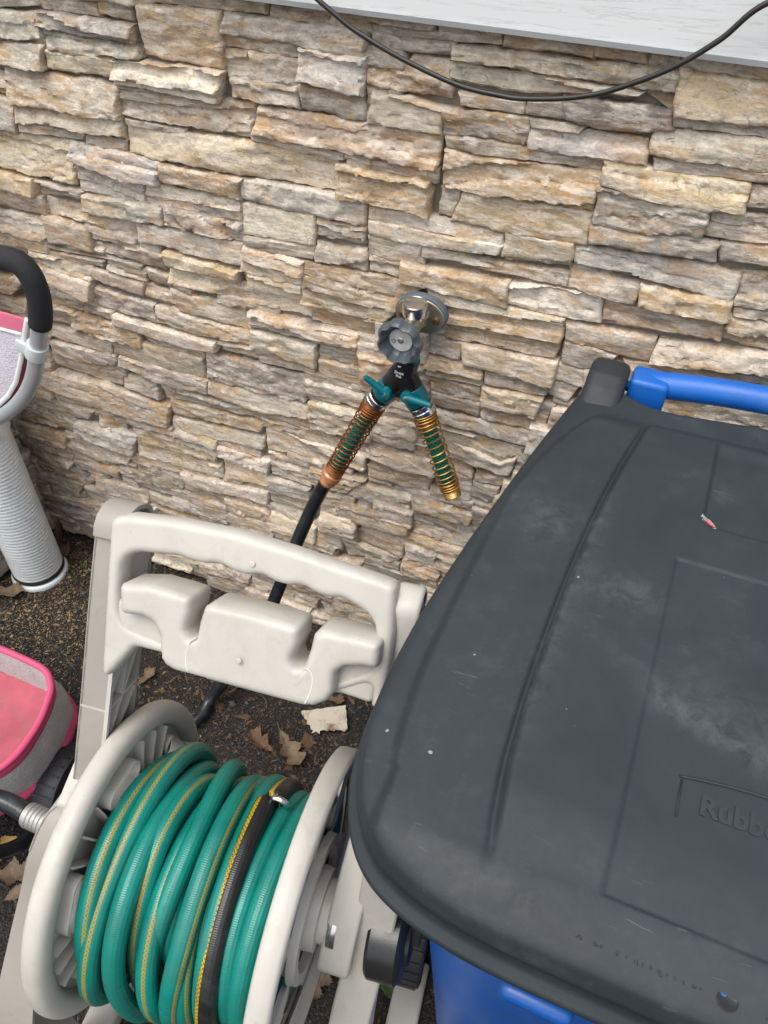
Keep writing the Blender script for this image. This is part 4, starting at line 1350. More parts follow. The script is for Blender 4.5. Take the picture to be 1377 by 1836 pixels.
# black feed hose
fh = ((-0.4583, -0.115, 0.5818), (-0.4871, -0.125, 0.5086), (-0.512, -0.16, 0.4206), (-0.5384, -0.19, 0.3187), (-0.556, -0.22, 0.2568), (-0.6147, -0.27, 0.1148), (-0.66, -0.3052, 0.03), (-0.673, -0.3694, 0.014), (-0.763, -0.4294, 0.014), (-0.873, -0.5694, 0.014), (-0.8, -0.72, 0.06), (-0.86, -0.86, 0.25), (-0.86, -0.93, 0.45), (-0.8, -0.9, 0.6), (-0.6554, -0.7944, 0.515), (-0.6104, -0.7744, 0.509), (-0.5654, -0.7744, 0.505))
o = Geo().tube(resample(spline(fh, 16), .008), .0125, 24).build('feed_hose', M['leader'])
tag(o, 'black hose running from the rusty copper spring protector down behind the reel', 'hose')

# ------------------------------------------------------------------ hose reel cart
CART = thing('hose_reel_cart', 'cream plastic hose reel cart with moulded handle and green hose', 'hose reel', (-0.2922, -0.7427, 0.0), R(7.5))
AX = Vector((0, 0, .506))
def round_poly(p, r=.006, n=6):
    """closed outline with every corner rounded to (at most) radius r"""
    P = np.array(p, float); m = len(P); out = []
    for k in range(m):
        a, b, c = P[k - 1], P[k], P[(k + 1) % m]
        u, v = a - b, c - b; lu, lv = np.linalg.norm(u), np.linalg.norm(v); u /= lu; v /= lv
        half = math.acos(max(-1, min(1, float(u @ v)))) / 2
        t = min(r / max(math.tan(half), 1e-3), lu * .48, lv * .48)
        p0, p1 = b + u * t, b + v * t
        for s in np.linspace(0, 1, n): out.append(tuple((1-s)**2 * p0 + 2*s*(1-s) * b + s*s * p1))
    return out
def yz_plate(name, loops, x, half, bev, mat, parent):       # plate lying in the cart's side plane
    return plate(name, loops, half, bev, mat, parent, ((x, 0, 0), (0, 1, 0), (0, 0, 1), (1, 0, 0)))
def circle(cy, cz, r, n=96):
    return [(cy + r * math.cos(2*math.pi*k/n), cz + r * math.sin(2*math.pi*k/n)) for k in range(n)]
def slot(cy, cz, L, w, ang, n=10, bend=0):
    """rounded slot with its long side along direction ang"""
    out = []
    for s, a0 in ((1, -90), (-1, 90)):
        for k in range(n + 1):
            a = R(a0 + 180 * k / n); out.append((s * L / 2 + w / 2 * math.cos(a), w / 2 * math.sin(a)))
    c, sn = math.cos(ang), math.sin(ang)
    return [(cy + c * p - sn * q, cz + sn * p + c * q) for p, q in out]
def build_disc(x, face, label):
    """a reel flange; face = +1 when its ribbed side looks to +x"""
    d = bpy.data.objects.new('reel_disc', None); link(d, CART); d.empty_display_size = .05
    RO_ = .184; rr = .0150
    ring = [AX + Vector((x, (RO_ - rr) * math.cos(a), (RO_ - rr) * math.sin(a))) for a in np.linspace(0, 2*math.pi, 121)]
    if face > 0:
        n = 28; v = []; 
        for k in range(120):
            a = 2*math.pi*k/120
            for j in range(n):
                b = 2*math.pi*j/n
                q = RO_ - rr + rr * math.copysign(abs(math.cos(b))**.85, math.cos(b)) ; v.append(AX + Vector((x + .014 * math.copysign(abs(math.sin(b))**.85, math.sin(b)), q * math.cos(a), q * math.sin(a))))
        f = [(k*n+j, k*n+(j+1) % n, ((k+1) % 120)*n+(j+1) % n, ((k+1) % 120)*n+j) for k in range(120) for j in range(n)]
        mesh_obj('rim', v, f, M['cream'], d)
    else:
        prof = [(RO_ - .030, -.004), (RO_ - .004, -.012), (RO_, -.010), (RO_ + .001, -.006), (RO_ + .001, .010), (RO_ - .003, .014), (RO_ - .009, .014), (RO_ - .012, .010), (RO_ - .016, .002), (RO_ - .030, .001)]
        sharp(Geo().lathe(prof, AX + Vector((x, 0, 0)), (1, 0, 0), 120, cap=False).build('rim', M['cream'], d), 50)
    holes = [];  collars = []
    k6 = 6
    for k in range(k6):
        a = 2 * math.pi * (k + .30) / k6
        cy, cz = .128 * math.cos(a), AX.z + .128 * math.sin(a)
        ang = a + math.pi / 2 if face > 0 else a
        L_, w_ = (.040, .026) if face > 0 else (.052, .036)
        sl = slot(cy, cz, L_, w_, ang); holes.append(sl)
        s = np.array(sl + [sl[0]]); c = np.array([cy, cz])
        inn = c + (s - c) * 0.93
        A = np.c_[np.full(len(s), x - .002), s]; B = np.c_[np.full(len(s), x + face * (.017 if face > 0 else .006)), s]
        nrm = np.c_[np.zeros(len(s)), (s - c) / np.linalg.norm(s - c, axis=1)[:, None]]
        collars.append(Geo().strip(A, B, .0028, nrm))
    web = yz_plate('web', [circle(0, AX.z, RO_ - .018)] + holes, x - .002, .0022, .0004, M['cream'], d)
    for q in collars: sharp(q.build('slot_collar', M['cream'], d), 40)
    if face > 0:
        for k in range(k6):
            for dq in (-.20, .0, .20):
                a = 2 * math.pi * (k + .80) / k6 + dq
                dr = np.array([0, math.cos(a), math.sin(a)]); tn = np.array([0, -math.sin(a), math.cos(a)])
                p0 = np.array(AX) + dr * .075; p1 = np.array(AX) + dr * (RO_ - .030)
                lo0 = p0 + [x, 0, 0]; lo1 = p1 + [x, 0, 0]
                rb = Geo().strip([lo0, lo1], [lo0 + [.018, 0, 0], lo1 + [.013, 0, 0]], .0024, tn)
                rb.build('rib', M['cream'], d, False)
    else:
        sharp(Geo().lathe([(.085, .0), (.083, .010), (.070, .010), (.066, .001)], AX + Vector((x, 0, 0)), (1, 0, 0), 64, cap=False).build('inner_ring', M['cream'], d), 40)
    return d
build_disc(-.136, 1, '')
build_disc(.108, -1, '')
sharp(Geo().lathe([(.078, -.140), (.075, -.12), (.075, .09), (.078, .106)], AX, (1, 0, 0), 48).build('drum', M['cream'], CART), 40)
hub = sharp(Geo().lathe([(.048, .108), (.046, .126), (.036, .127), (.036, .150)], AX, (1, 0, 0), 40).build('hub', M['cream'], CART), 40)
sharp(Geo().lathe([(.0385, .1385), (.0390, .1395), (.0390, .1475), (.0385, .1485)], AX, (1, 0, 0), 40).build('metal_band', M['chrome'], hub), 40)

# side frames: outer web, front and back flanges, ribs
def side_frame(front, back, xin, xout, lattice):
    """front / back: matching (x_out_shift, y, z) polylines, top to bottom"""
    fr = bpy.data.objects.new('side_frame', None); link(fr, CART)
    F_ = np.array(front, float); B_ = np.array(back, float); s = 1 if xout > xin else -1
    Fi = resample(spline(F_, 8), .012); 
    fo = np.c_[xout + Fi[:, 0], Fi[:, 1], Fi[:, 2]]; fi = np.c_[xin + Fi[:, 0], Fi[:, 1], Fi[:, 2]]
    T = np.gradient(Fi[:, 1:], axis=0); T /= np.linalg.norm(T, axis=1)[:, None]
    nr = np.c_[np.zeros(len(T)), T[:, 1], -T[:, 0]]
    g = Geo().strip(fo, fi, .004, nr) if s < 0 else Geo().strip(fi, fo, .004, nr)
    sharp(g.build('front_flange', M['taupe'], fr), 30)
    return fr
LF = ((-0.17, -0.135, 0.1664, 0.8927), (-0.174, -0.139, 0.1281, 0.8239), (-0.179, -0.144, 0.0903, 0.7493), (-0.185, -0.15, 0.0498, 0.6694), (-0.191, -0.156, 0.0126, 0.6035), (-0.205, -0.165, -0.0196, 0.5968), (-0.215, -0.172, -0.053, 0.5668), (-0.225, -0.18, -0.0829, 0.5145), (-0.238, -0.19, -0.1236, 0.4473), (-0.25, -0.2, -0.1682, 0.3714), (-0.25, -0.2, -0.2032, 0.2914), (-0.25, -0.2, -0.2282, 0.1714), (-0.25, -0.2, -0.2282, 0.03))      # left frame, front edge: outer x, y, z then inner x
def band(name, rows, th, mat, parent):
    rows = np.array(rows, float); rows = resample(spline(rows, 10), .01)
    a = rows[:, [0, 2, 3]]; b = rows[:, [1, 2, 3]]
    T = np.gradient(rows[:, 2:], axis=0); T /= np.linalg.norm(T, axis=1)[:, None]
    nr = np.c_[np.zeros(len(T)), T[:, 1], -T[:, 0]]
    return sharp(Geo().strip(a, b, th, nr).build(name, mat, parent), 30), rows, nr
def build_left_frame():
    fr = bpy.data.objects.new('side_frame', None); link(fr, CART)
    _, rows, nr = band('front_flange', LF, .005, M['taupe'], fr)
    up = rows[rows[:, 3] > .56]
    # top cap rounds over to the back flange
    y0, z0 = rows[0, 2], rows[0, 3]; lean = np.array([.55, .83])
    off = np.array([.072, -.022])
    bk = [(r[0], r[1], r[2] + .066, r[3] - .012) for r in up[6:]]
    cap = [(rows[0, 0], rows[0, 1], y0 - .0, z0), (rows[0, 0], rows[0, 1], y0 + .007, z0 + .011), (rows[0, 0], rows[0, 1], y0 + .022, z0 + .017), (rows[0, 0], rows[0, 1], y0 + .040, z0 + .010), (rows[0, 0], rows[0, 1], y0 + .052, z0 - .010)] + bk[:1]
    band('top_cap', cap, .005, M['taupe'], fr)
    band('back_flange', bk[::3] + bk[-1:], -.004, M['taupe'], fr)
    # outer web closes the channel
    a = np.array([(r[0] + .002, r[2], r[3]) for r in up]); b = np.array([(r[0] + .002, r[2] + .066, r[3] - .012) for r in up])
    sharp(Geo().strip(a, b, .003, np.array([1.0, 0, 0])).build('outer_web', M['taupe'], fr), 30)
    # lower side panel down to the foot
    lo = rows[rows[:, 3] <= .60]
    a = np.array([(r[0] + .002, r[2] + .004, r[3] - .004) for r in lo]); b = np.array([(r[0] + .002, max(r[2] + .10, .07 - .4 * (0.6 - r[3])), min(r[3], .57)) for r in lo])
    sharp(Geo().strip(a, b, .003, np.array([1.0, 0, 0])).build('lower_web', M['taupe'], fr), 30)
    # raised white lip where the handle shell meets the leg
    lp = rows[(rows[:, 3] > .62) & (rows[:, 3] < .885)]; nl = nr[(rows[:, 3] > .62) & (rows[:, 3] < .885)]
    a = lp[:, [0, 2, 3]].copy(); a[:, 0] = lp[:, 1] - .0035; b = lp[:, [0, 2, 3]].copy(); b[:, 0] = lp[:, 1] + .0012
    off = np.c_[np.zeros(len(lp)), nl[:, 1:]] * .0018
    sharp(Geo().strip(a + off, b + off, .005, nl).build('seam_lip', M['cream'], fr), 30)
    # lattice ribs on the inner side
    def at(s, e):   # s along the leg (0 top..1), e from front (0) to back (1)
        i = min(int(s * (len(up) - 1)), len(up) - 1); r = up[i]
        return np.array([r[0], r[2] + .066 * e, r[3] - .012 * e]), r[1] - r[0]
    segs = [((.38, 1), (.66, 0)), ((.56, 1), (.86, 0)), ((.52, 0), (.56, 1)), ((.70, 0), (.74, 1)), ((.74, 1), (1.0, 0.1)), ((.36, .55), (.52, .45)), ((.86, 0), (.90, 1))]
    for (s0, e0), (s1, e1) in segs:
        p0, w0 = at(s0, e0); p1, w1 = at(s1, e1)
        dv = p1 - p0; dv /= np.linalg.norm(dv); nn = np.cross(dv, [1.0, 0, 0])
        Geo().strip([p0, p1], [p0 + [w0 - .001, 0, 0], p1 + [w1 - .001, 0, 0]], .0030, nn).build('rib', M['cream'], fr, False)
    # solid gusset under the handle
    g0, w0 = at(.02, 0); g1, _ = at(.02, 1); g2, _ = at(.30, 1); g3, _ = at(.50, 0)
    v = [tuple(q + [w0 - .001, 0, 0]) for q in (g0, g1, g2, g3)]; v += [tuple(np.array(q) - [.004, 0, 0]) for q in v]
    sharp(mesh_obj('gusset', v, [(0,1,2,3), (7,6,5,4), (0,4,5,1), (1,5,6,2), (2,6,7,3), (3,7,4,0)], M['cream'], fr, False))
    Geo().box((rows[-1, 0] + .02, rows[-1, 2] + .10, .02), (.05, .30, .04), bev=.008).build('foot', M['taupe'], fr)
build_left_frame()
RF1 = ((0.152, 0.18, 0.205, 0.872), (0.152, 0.18, 0.199, 0.889), (0.152, 0.18, 0.184, 0.898), (0.152, 0.18, 0.167, 0.891), (0.152, 0.18, 0.154, 0.868), (0.147, 0.182, 0.0871, 0.6606), (0.145, 0.18, 0.0508, 0.6382), (0.141, 0.177, 0.0166, 0.5957), (0.136, 0.173, -0.0227, 0.5377), (0.131, 0.17, -0.0527, 0.4719), (0.131, 0.17, -0.0407, 0.4469), (0.131, 0.17, -0.0227, 0.4419))
RF2 = ((0.175, 0.215, 0.0737, 0.6749), (0.175, 0.215, 0.0237, 0.7049), (0.172, 0.215, 0.0089, 0.661), (0.165, 0.212, -0.0074, 0.544), (0.158, 0.206, -0.0406, 0.4439), (0.15, 0.2, -0.0765, 0.3383), (0.15, 0.2, -0.1065, 0.2583), (0.15, 0.2, -0.1265, 0.1383), (0.15, 0.2, -0.1265, 0.03))
def build_right_frame():
    fr = bpy.data.objects.new('side_frame', None); link(fr, CART)
    def solid(name, rows, dep, mat):
        rows = resample(spline(np.array(rows, float), 10), .01)
        T = np.gradient(rows[:, 2:], axis=0); T /= np.linalg.norm(T, axis=1)[:, None]
        nr = np.c_[np.zeros(len(T)), T[:, 1], -T[:, 0]]
        m = len(rows); v = []
        bev = .004
        for r, q in zip(rows, nr):
            for (x, dd) in ((r[0] + bev, 0), (r[0] + .001, bev * .3), (r[0], bev), (r[0], dep), (r[1], dep), (r[1], bev), (r[1] - .001, bev * .3), (r[1] - bev, 0)):
                v.append((x, r[2] - q[1] * dd, r[3] - q[2] * dd))
        n = 8
        f = [(i*n+j, i*n+(j+1) % n, (i+1)*n+(j+1) % n, (i+1)*n+j) for i in range(m-1) for j in range(n)]
        f += [tuple(range(n)), tuple((m-1)*n + j for j in range(n-1, -1, -1))]
        return sharp(mesh_obj(name, v, f, mat, fr), 50)
    solid('upper_leg', RF1, .040, M['cream'])
    solid('lower_leg', RF2, .07, M['cream'])
    Geo().box((.235, -.06, .02), (.05, .34, .04), bev=.008).build('foot', M['cream'], fr)
build_right_frame()
# crank
ck = Vector((0.206, 0.0031, 0.48))
cr_ = bpy.data.objects.new('crank', None); link(cr_, CART)
sharp(Geo().lathe([(.048, -.020), (.052, -.016), (.052, .016), (.047, .021), (.030, .023), (.028, .027)], ck, (1, 0, .08), 48).build('crank_hub', M['black'], cr_), 40)
sharp(Geo().box(ck + Vector((.030, .03, .045)), (.014, .030, .10), Matrix.Rotation(R(-35), 3, 'X'), .004).build('crank_arm', M['black'], cr_), 40)
# inlet fitting on the left
il = Vector((-0.235, 0.0003, 0.504))
sharp(Geo().lathe([(.0150, 0), (.0150, .010)] + [q for k in range(5) for q in ((.0162, .0105 + k*.006), (.0162, .0145 + k*.006), (.0150, .015 + k*.006))] + [(.0150, .042)], il, (-1, .10, .02), 36).build('inlet_coupling', M['pewter'], CART), 30)
# wheels
def wheel(x, y, s):
    w = bpy.data.objects.new('wheel', None); link(w, CART); w.location = (x, y, .085)
    prof = [(.030, -.022), (.072, -.026), (.082, -.024), (.085, -.018), (.085, .018), (.082, .024), (.072, .026), (.030, .022)]
    sharp(Geo().lathe(prof, (0, 0, 0), (1, 0, 0), 64).build('tyre', M['tyre'], w), 40)
    g = Geo()
    for k in range(28):
        a = 2*math.pi*k/28; g.box((0, .085*math.cos(a), .085*math.sin(a)), (.040, .004, .003), Matrix.Rotation(a - math.pi/2, 3, 'X'))
    g.build('tread', M['tyre'], w, False)
wheel(-0.467, 0.1995, -1); wheel(.225, .14, 1)
Geo().tube([(-.26, .14, .085), (.225, .14, .085)], .009, 14).build('axle', M['tyre'], CART)

# moulded handle: panel coordinates u (across) and w (up the lean)
HO, HU, HW, HN = ((0.0022, 0.1833, 0.905), (1.0, 0.0, 0.0), (0.0, 0.5592, 0.829), (0.0, -0.829, 0.5592))
frame_at = lambda d: (Vector(HO) + Vector(HN) * d, HU, HW, HN)
def build_handle():
    hp = bpy.data.objects.new('handle', None); link(hp, CART)
    pillow('grip_frame', [round_poly(((-0.1526, -0.0426), (-0.1544, 0.0035), (-0.1359, 0.0104), (-0.0797, 0.0156), (-0.0184, 0.0169), (0.0421, 0.0125), (0.0957, 0.0064), (0.1364, 0.0024), (0.1516, 0.0001), (0.1579, -0.0484), (0.1591, -0.1275), (0.1468, -0.1308), (0.1454, -0.1024), (0.1057, -0.1263), (0.0455, -0.1284), (-0.0169, -0.1275), (-0.0805, -0.1297), (-0.1119, -0.1298), (-0.1163, -0.1373), (-0.1459, -0.1827), (-0.149, -0.1236)), .012), round_poly(((-0.1362, -0.0662), (-0.1368, -0.044), (-0.1309, -0.0329), (-0.12, -0.0268), (-0.0937, -0.0234), (-0.075, -0.0211), (-0.0622, -0.023), (-0.046, -0.023), (-0.0305, -0.019), (-0.0138, -0.0242), (0.0009, -0.0244), (0.0148, -0.0201), (0.03, -0.0249), (0.0432, -0.0255), (0.0581, -0.0214), (0.0731, -0.0268), (0.0862, -0.0279), (0.0997, -0.0247), (0.1144, -0.0295), (0.1268, -0.0342), (0.1363, -0.0431), (0.1463, -0.0871), (0.1033, -0.1115), (0.0434, -0.1146), (-0.0189, -0.1129), (-0.0824, -0.1149), (-0.1315, -0.1079)), .03)], .0155, .0085, M['cream'], hp, frame_at(0.0))
    for fl in (((-0.1378, -0.08), (-0.0819, -0.0761), (-0.0759, -0.1249), (-0.085, -0.1234), (-0.1251, -0.124), (-0.1345, -0.1105)), ((0.0902, -0.0856), (0.1485, -0.0739), (0.1483, -0.126), (0.1317, -0.1243), (0.1151, -0.1233), (0.0996, -0.1256))): plate('tray_flange', [round_poly(fl, .008)], .012, .005, M['cream'], hp, frame_at(.001), 4)
    pillow('tool_tray', [round_poly(((-0.1271, -0.0575), (-0.093, -0.0508), (-0.0468, -0.0531), (-0.047, -0.0709), (-0.0495, -0.0894), (-0.0436, -0.097), (-0.0373, -0.0936), (-0.036, -0.0754), (-0.0332, -0.0605), (-0.0255, -0.0551), (0.0161, -0.0546), (0.0676, -0.0572), (0.0681, -0.0752), (0.0638, -0.0921), (0.0689, -0.0991), (0.0779, -0.0974), (0.0812, -0.0777), (0.0821, -0.0618), (0.09, -0.0541), (0.1249, -0.0536), (0.1493, -0.0532), (0.1507, -0.0804), (0.1353, -0.0821), (0.118, -0.0865), (0.1102, -0.0944), (0.1114, -0.1159), (0.1062, -0.1262), (0.0937, -0.1349), (0.0812, -0.1371), (0.0158, -0.1363), (-0.0547, -0.1357), (-0.0657, -0.1324), (-0.0728, -0.1256), (-0.0769, -0.1022), (-0.0845, -0.0907), (-0.0962, -0.0863), (-0.1223, -0.0889)), .006)], .028, .0085, M['cream'], hp, frame_at(.006))
    for (u, w, d) in ((0.0057, -0.0104, 0.0165), (0.0133, -0.1038, 0.038)):
        c = Vector(HO) + Vector(HU) * u + Vector(HW) * w + Vector(HN) * d
        sharp(Geo().lathe([(.0030, 0), (.0030, .0006), (.0022, .0011), (.0005, .0011)], c, HN, 16).build('moulding_dot', M['cream'], hp), 30)

    for sm in (((-0.0355, -0.0924), (-0.0419, -0.0994), (-0.0441, -0.1108), (-0.0432, -0.1227), (-0.0404, -0.1305)), ((0.079, -0.0961), (0.0856, -0.098), (0.0893, -0.1064), (0.089, -0.1195), (0.0853, -0.1324))):
        q = [Vector(HO) + Vector(HU) * u + Vector(HW) * w + Vector(HN) * .0336 for u, w in spline(np.array(sm), 8)]
        Geo().tube(q, .0008, 8).build('mould_seam', M['seam'], hp)
build_handle()

# ------------------------------------------------------------------ the coiled hose
def build_hose():
    t = thing('garden_hose', 'green garden hose with yellow braided stripe coiled on the reel', 'hose', (-0.2922, -0.7427, 0.0), R(7.5))
    r = .0122
    # one row per turn: x, radius, y shift, z shift, slack at the bottom, stripe angle (0 = outward, + = towards the left disc), tilt
    turns = [(-.112, .100, -.004, -.006, .0, 2.5, .0), (-.070, .096, -.004, -.004, .0, 2.5, .0), (-.030, .098, -.004, -.006, .0, 2.6, .0), (.010, .104, -.004, -.008, .0, 2.6, .0), (.045, .104, -.004, -.008, .0, 2.5, .0),
             (.026, .130, -.006, -.014, .004, .55, .006), (.010, .120, -.006, -.012, .002, .60, -.004), (-.008, .139, -.008, -.024, .040, .50, .008), (-.030, .126, -.010, -.022, .046, 1.0, -.010), (-.040, .113, .006, .002, .0, 2.7, .012),
             (-.062, .110, .000, -.002, .0, .75, -.008), (-.080, .134, -.010, -.018, .085, 2.8, .006), (-.102, .139, -.006, -.014, .014, .95, -.006), (-.118, .133, -.004, -.012, .0, .62, .0), (-.116, .118, -.006, -.010, .0, .6, .0)]
    turns = [(-.104 + (q[0] + .118) * .918,) + q[1:] for q in turns]
    def coil(ts, wob, seed, a0=0.0, n=64):
        rs = np.random.RandomState(seed); pts = []; roll = []
        ph = rs.uniform(0, 6.28, 16)
        for k in range(len(ts) - 1):
            A, B = np.array(ts[k]), np.array(ts[k + 1])
            for j in range(n):
                s_ = j / n; e = sstep(0.30 + .25 * ((k * 7) % 3) / 2, 1.0, s_)
                q = A * (1 - e) + B * e; th = a0 + 2 * math.pi * s_
                rad = q[1] + wob * math.sin(2 * th + ph[k % 16]) + .5 * wob * math.sin(3 * th + ph[(k + 3) % 16])
                low = max(0.0, -math.sin(th + .35)) ** 2            # slack turns hang lower at the front bottom
                pts.append((q[0] + (q[6] if len(q) > 6 else 0) * math.sin(th - .8) + .004 * math.sin(th + ph[(k + 5) % 16]) + .012 * low * (1 if k % 2 else -.4) * (q[4] > .006), q[2] + rad * math.cos(th) - .4 * q[4] * low, AX.z + q[3] + rad * math.sin(th) - q[4] * low))
                roll.append(q[5])
        P = np.array(pts)
        for _ in range(6): P[1:-1] = .25 * P[:-2] + .5 * P[1:-1] + .25 * P[2:]
        return np.c_[P, roll]
    def lay(name, Q, mat):
        Q = resample(Q, .009); o = Geo().tube(Q[:, :3], r, 24, roll=Q[:, 3]).build(name, M[mat], t); return o
    # angle 0 = back, 90 = top, 180 = towards the viewer, 270 = bottom
    lay('coiled_length', coil(turns, .006, 2, R(-40)), 'green_hose')
    lay('end_turns', coil([(.060, .108, -.006, -.012, .0, 2.6), (.058, .124, -.006, -.018, .0, 2.9), (.076, .130, -.006, -.018, .0, 2.8), (.092, .137, -.008, -.020, .004, 3.0), (.090, .118, -.008, -.016, .0, 3.0)], .004, 9, R(-40)), 'green_hose')
    pb = coil([(.040, .138, -.008, -.018, .008, -2.5), (.046, .137, -.010, -.020, .008, -2.6)], .002, 5, R(60))
    bl = lay('black_length', pb, 'black_hose'); bl['label'] = 'black striped stretch of hose'; pb = pb[:, :3]
    e = Vector(pb[0])
    pts = [e + Vector((.015 + .010 * math.sin(a), .004, .000 + .010 * math.cos(a))) for a in np.linspace(-1.2, 2.0, 14)]
    Geo().tube(pts, .0038, 12).build('metal_ring', M['chrome'], t)
build_hose()

# ------------------------------------------------------------------ wheeled bin
BX = .205                                        # centre line of the bin
SL = .08                                         # lid falls towards the front
LEFT = np.array(((0.2, -0.243), (0.1, -0.252), (0.045, -0.26), (0.01, -0.258), (-0.015, -0.248), (-0.035, -0.234), (-0.051, -0.23), (-0.06, -0.247), (-0.068, -0.28), (-0.0845, -0.36), (-0.0985, -0.44), (-0.1095, -0.51), (-0.1175, -0.57), (-0.122, -0.62), (-0.1235, -0.665), (-0.122, -0.7), (-0.1185, -0.728), (-0.112, -0.75), (-0.103, -0.769), (-0.091, -0.785), (-0.075, -0.798), (-0.055, -0.806), (-0.035, -0.811), (-0.004, -0.8155), (0.038, -0.817), (0.12, -0.816), (0.2, -0.816)))                        # half outline, back to front (x, y)
BIN = thing('wheelie_bin', 'blue wheeled bin with scuffed black lid and blue handle', 'bin', (BX, -.52, 0))
def lid_z(y): return .928 + SL * (y + .87)
def lid_outline(n=900):
    L = LEFT[LEFT[:, 0] < BX]; half = spline(L, 10)
    ker = np.hanning(25); ker /= ker.sum()
    pad = np.concatenate([half[:1]] * 12 + [half] + [half[-1:]] * 12)
    half = np.stack([np.convolve(pad[:, k], ker, 'valid') for k in (0, 1)], -1)
    Rm = half[::-1].copy(); Rm[:, 0] = 2 * BX - Rm[:, 0]
    full = np.concatenate([half, Rm, half[:1]])
    d = np.r_[0, np.cumsum(np.hypot(*np.diff(full, axis=0).T))]
    tt = np.linspace(0, d[-1], n, endpoint=False)
    return np.stack([np.interp(tt, d, full[:, 0]), np.interp(tt, d, full[:, 1])], -1)
def poly_x(pts, y):
    """x of a crease (given back to front) at y"""
    pts = spline(np.array(sorted([(b, a) for a, b in pts])), 8)
    pts = pts[np.argsort(pts[:, 0])]; return np.interp(y, pts[:, 0], pts[:, 1])
RIMLN, CREASE = ((-0.0219, -0.2733), (-0.0605, -0.3417), (-0.0895, -0.4316), (-0.0958, -0.5144), (-0.0993, -0.5958), (-0.1003, -0.6659), (-0.0937, -0.7299), (-0.0889, -0.7392)), ((0.0227, -0.2697), (0.0017, -0.3857), (-0.0099, -0.4998), (-0.014, -0.6162), (-0.0129, -0.698), (-0.0075, -0.7494), (-0.0039, -0.7685))
PANEL, PANEL2 = (0.0714, -0.7718, -0.4766), (0.0871, -0.4279, -0.2)
def rect_mask(x, y, x0, x1, y0, y1, w, r=.0):
    dx = np.maximum(x0 - x, x - x1); dy = np.maximum(y0 - y, y - y1)
    if r:
        d = np.hypot(np.maximum(dx + r, 0), np.maximum(dy + r, 0)) + np.minimum(np.maximum(dx + r, dy + r), 0) - r
    else: d = np.maximum(dx, dy)
    return 1 - sstep(-w, w, d)
def lid_height(x, y, e):
    """relief of the lid at (x, y); e = distance from the outline"""
    xm = BX - np.abs(x - BX)                      # mirrored so that both halves match the left one
    z = lid_z(y) + 0.010 * (1 - ((x - BX) / .34) ** 2)
    ws = 1 - sstep(-.315, -.288, y)               # flat strip along the hinge
    rim = poly_x(RIMLN, y); fr = sstep(-.815, -.775, y)
    z = z + 0.0085 * sstep(-.004, .007, xm - rim) * fr * ws
    cr = poly_x(CREASE, y); fc = sstep(-.785, -.72, y)
    z = z + 0.0062 * sstep(-.0015, .0060, xm - cr) * fc * ws - 0.0030 * np.exp(-((xm - cr + .0012) / .0026) ** 2) * sstep(-.79, -.765, y) * ws
    px, py0, py1 = PANEL
    z = z - 0.0017 * rect_mask(x, y, px, 2 * BX - px, py0, py1, .0016)
    qx, qy0, qy1 = PANEL2
    z = z - 0.0040 * rect_mask(x, y, qx, 2 * BX - qx, qy0, qy1, .0022, .012) * sstep(-.30, -.33, y + .0 * x) 
    z = z + .0008 * fbm(x * 5, y * 5, 2 + 0 * x, 2)
    z = z - .0075 * (1 - np.sqrt(np.clip(1 - (1 - np.clip(e / .012, 0, 1)) ** 2, 0, 1)))
    return z
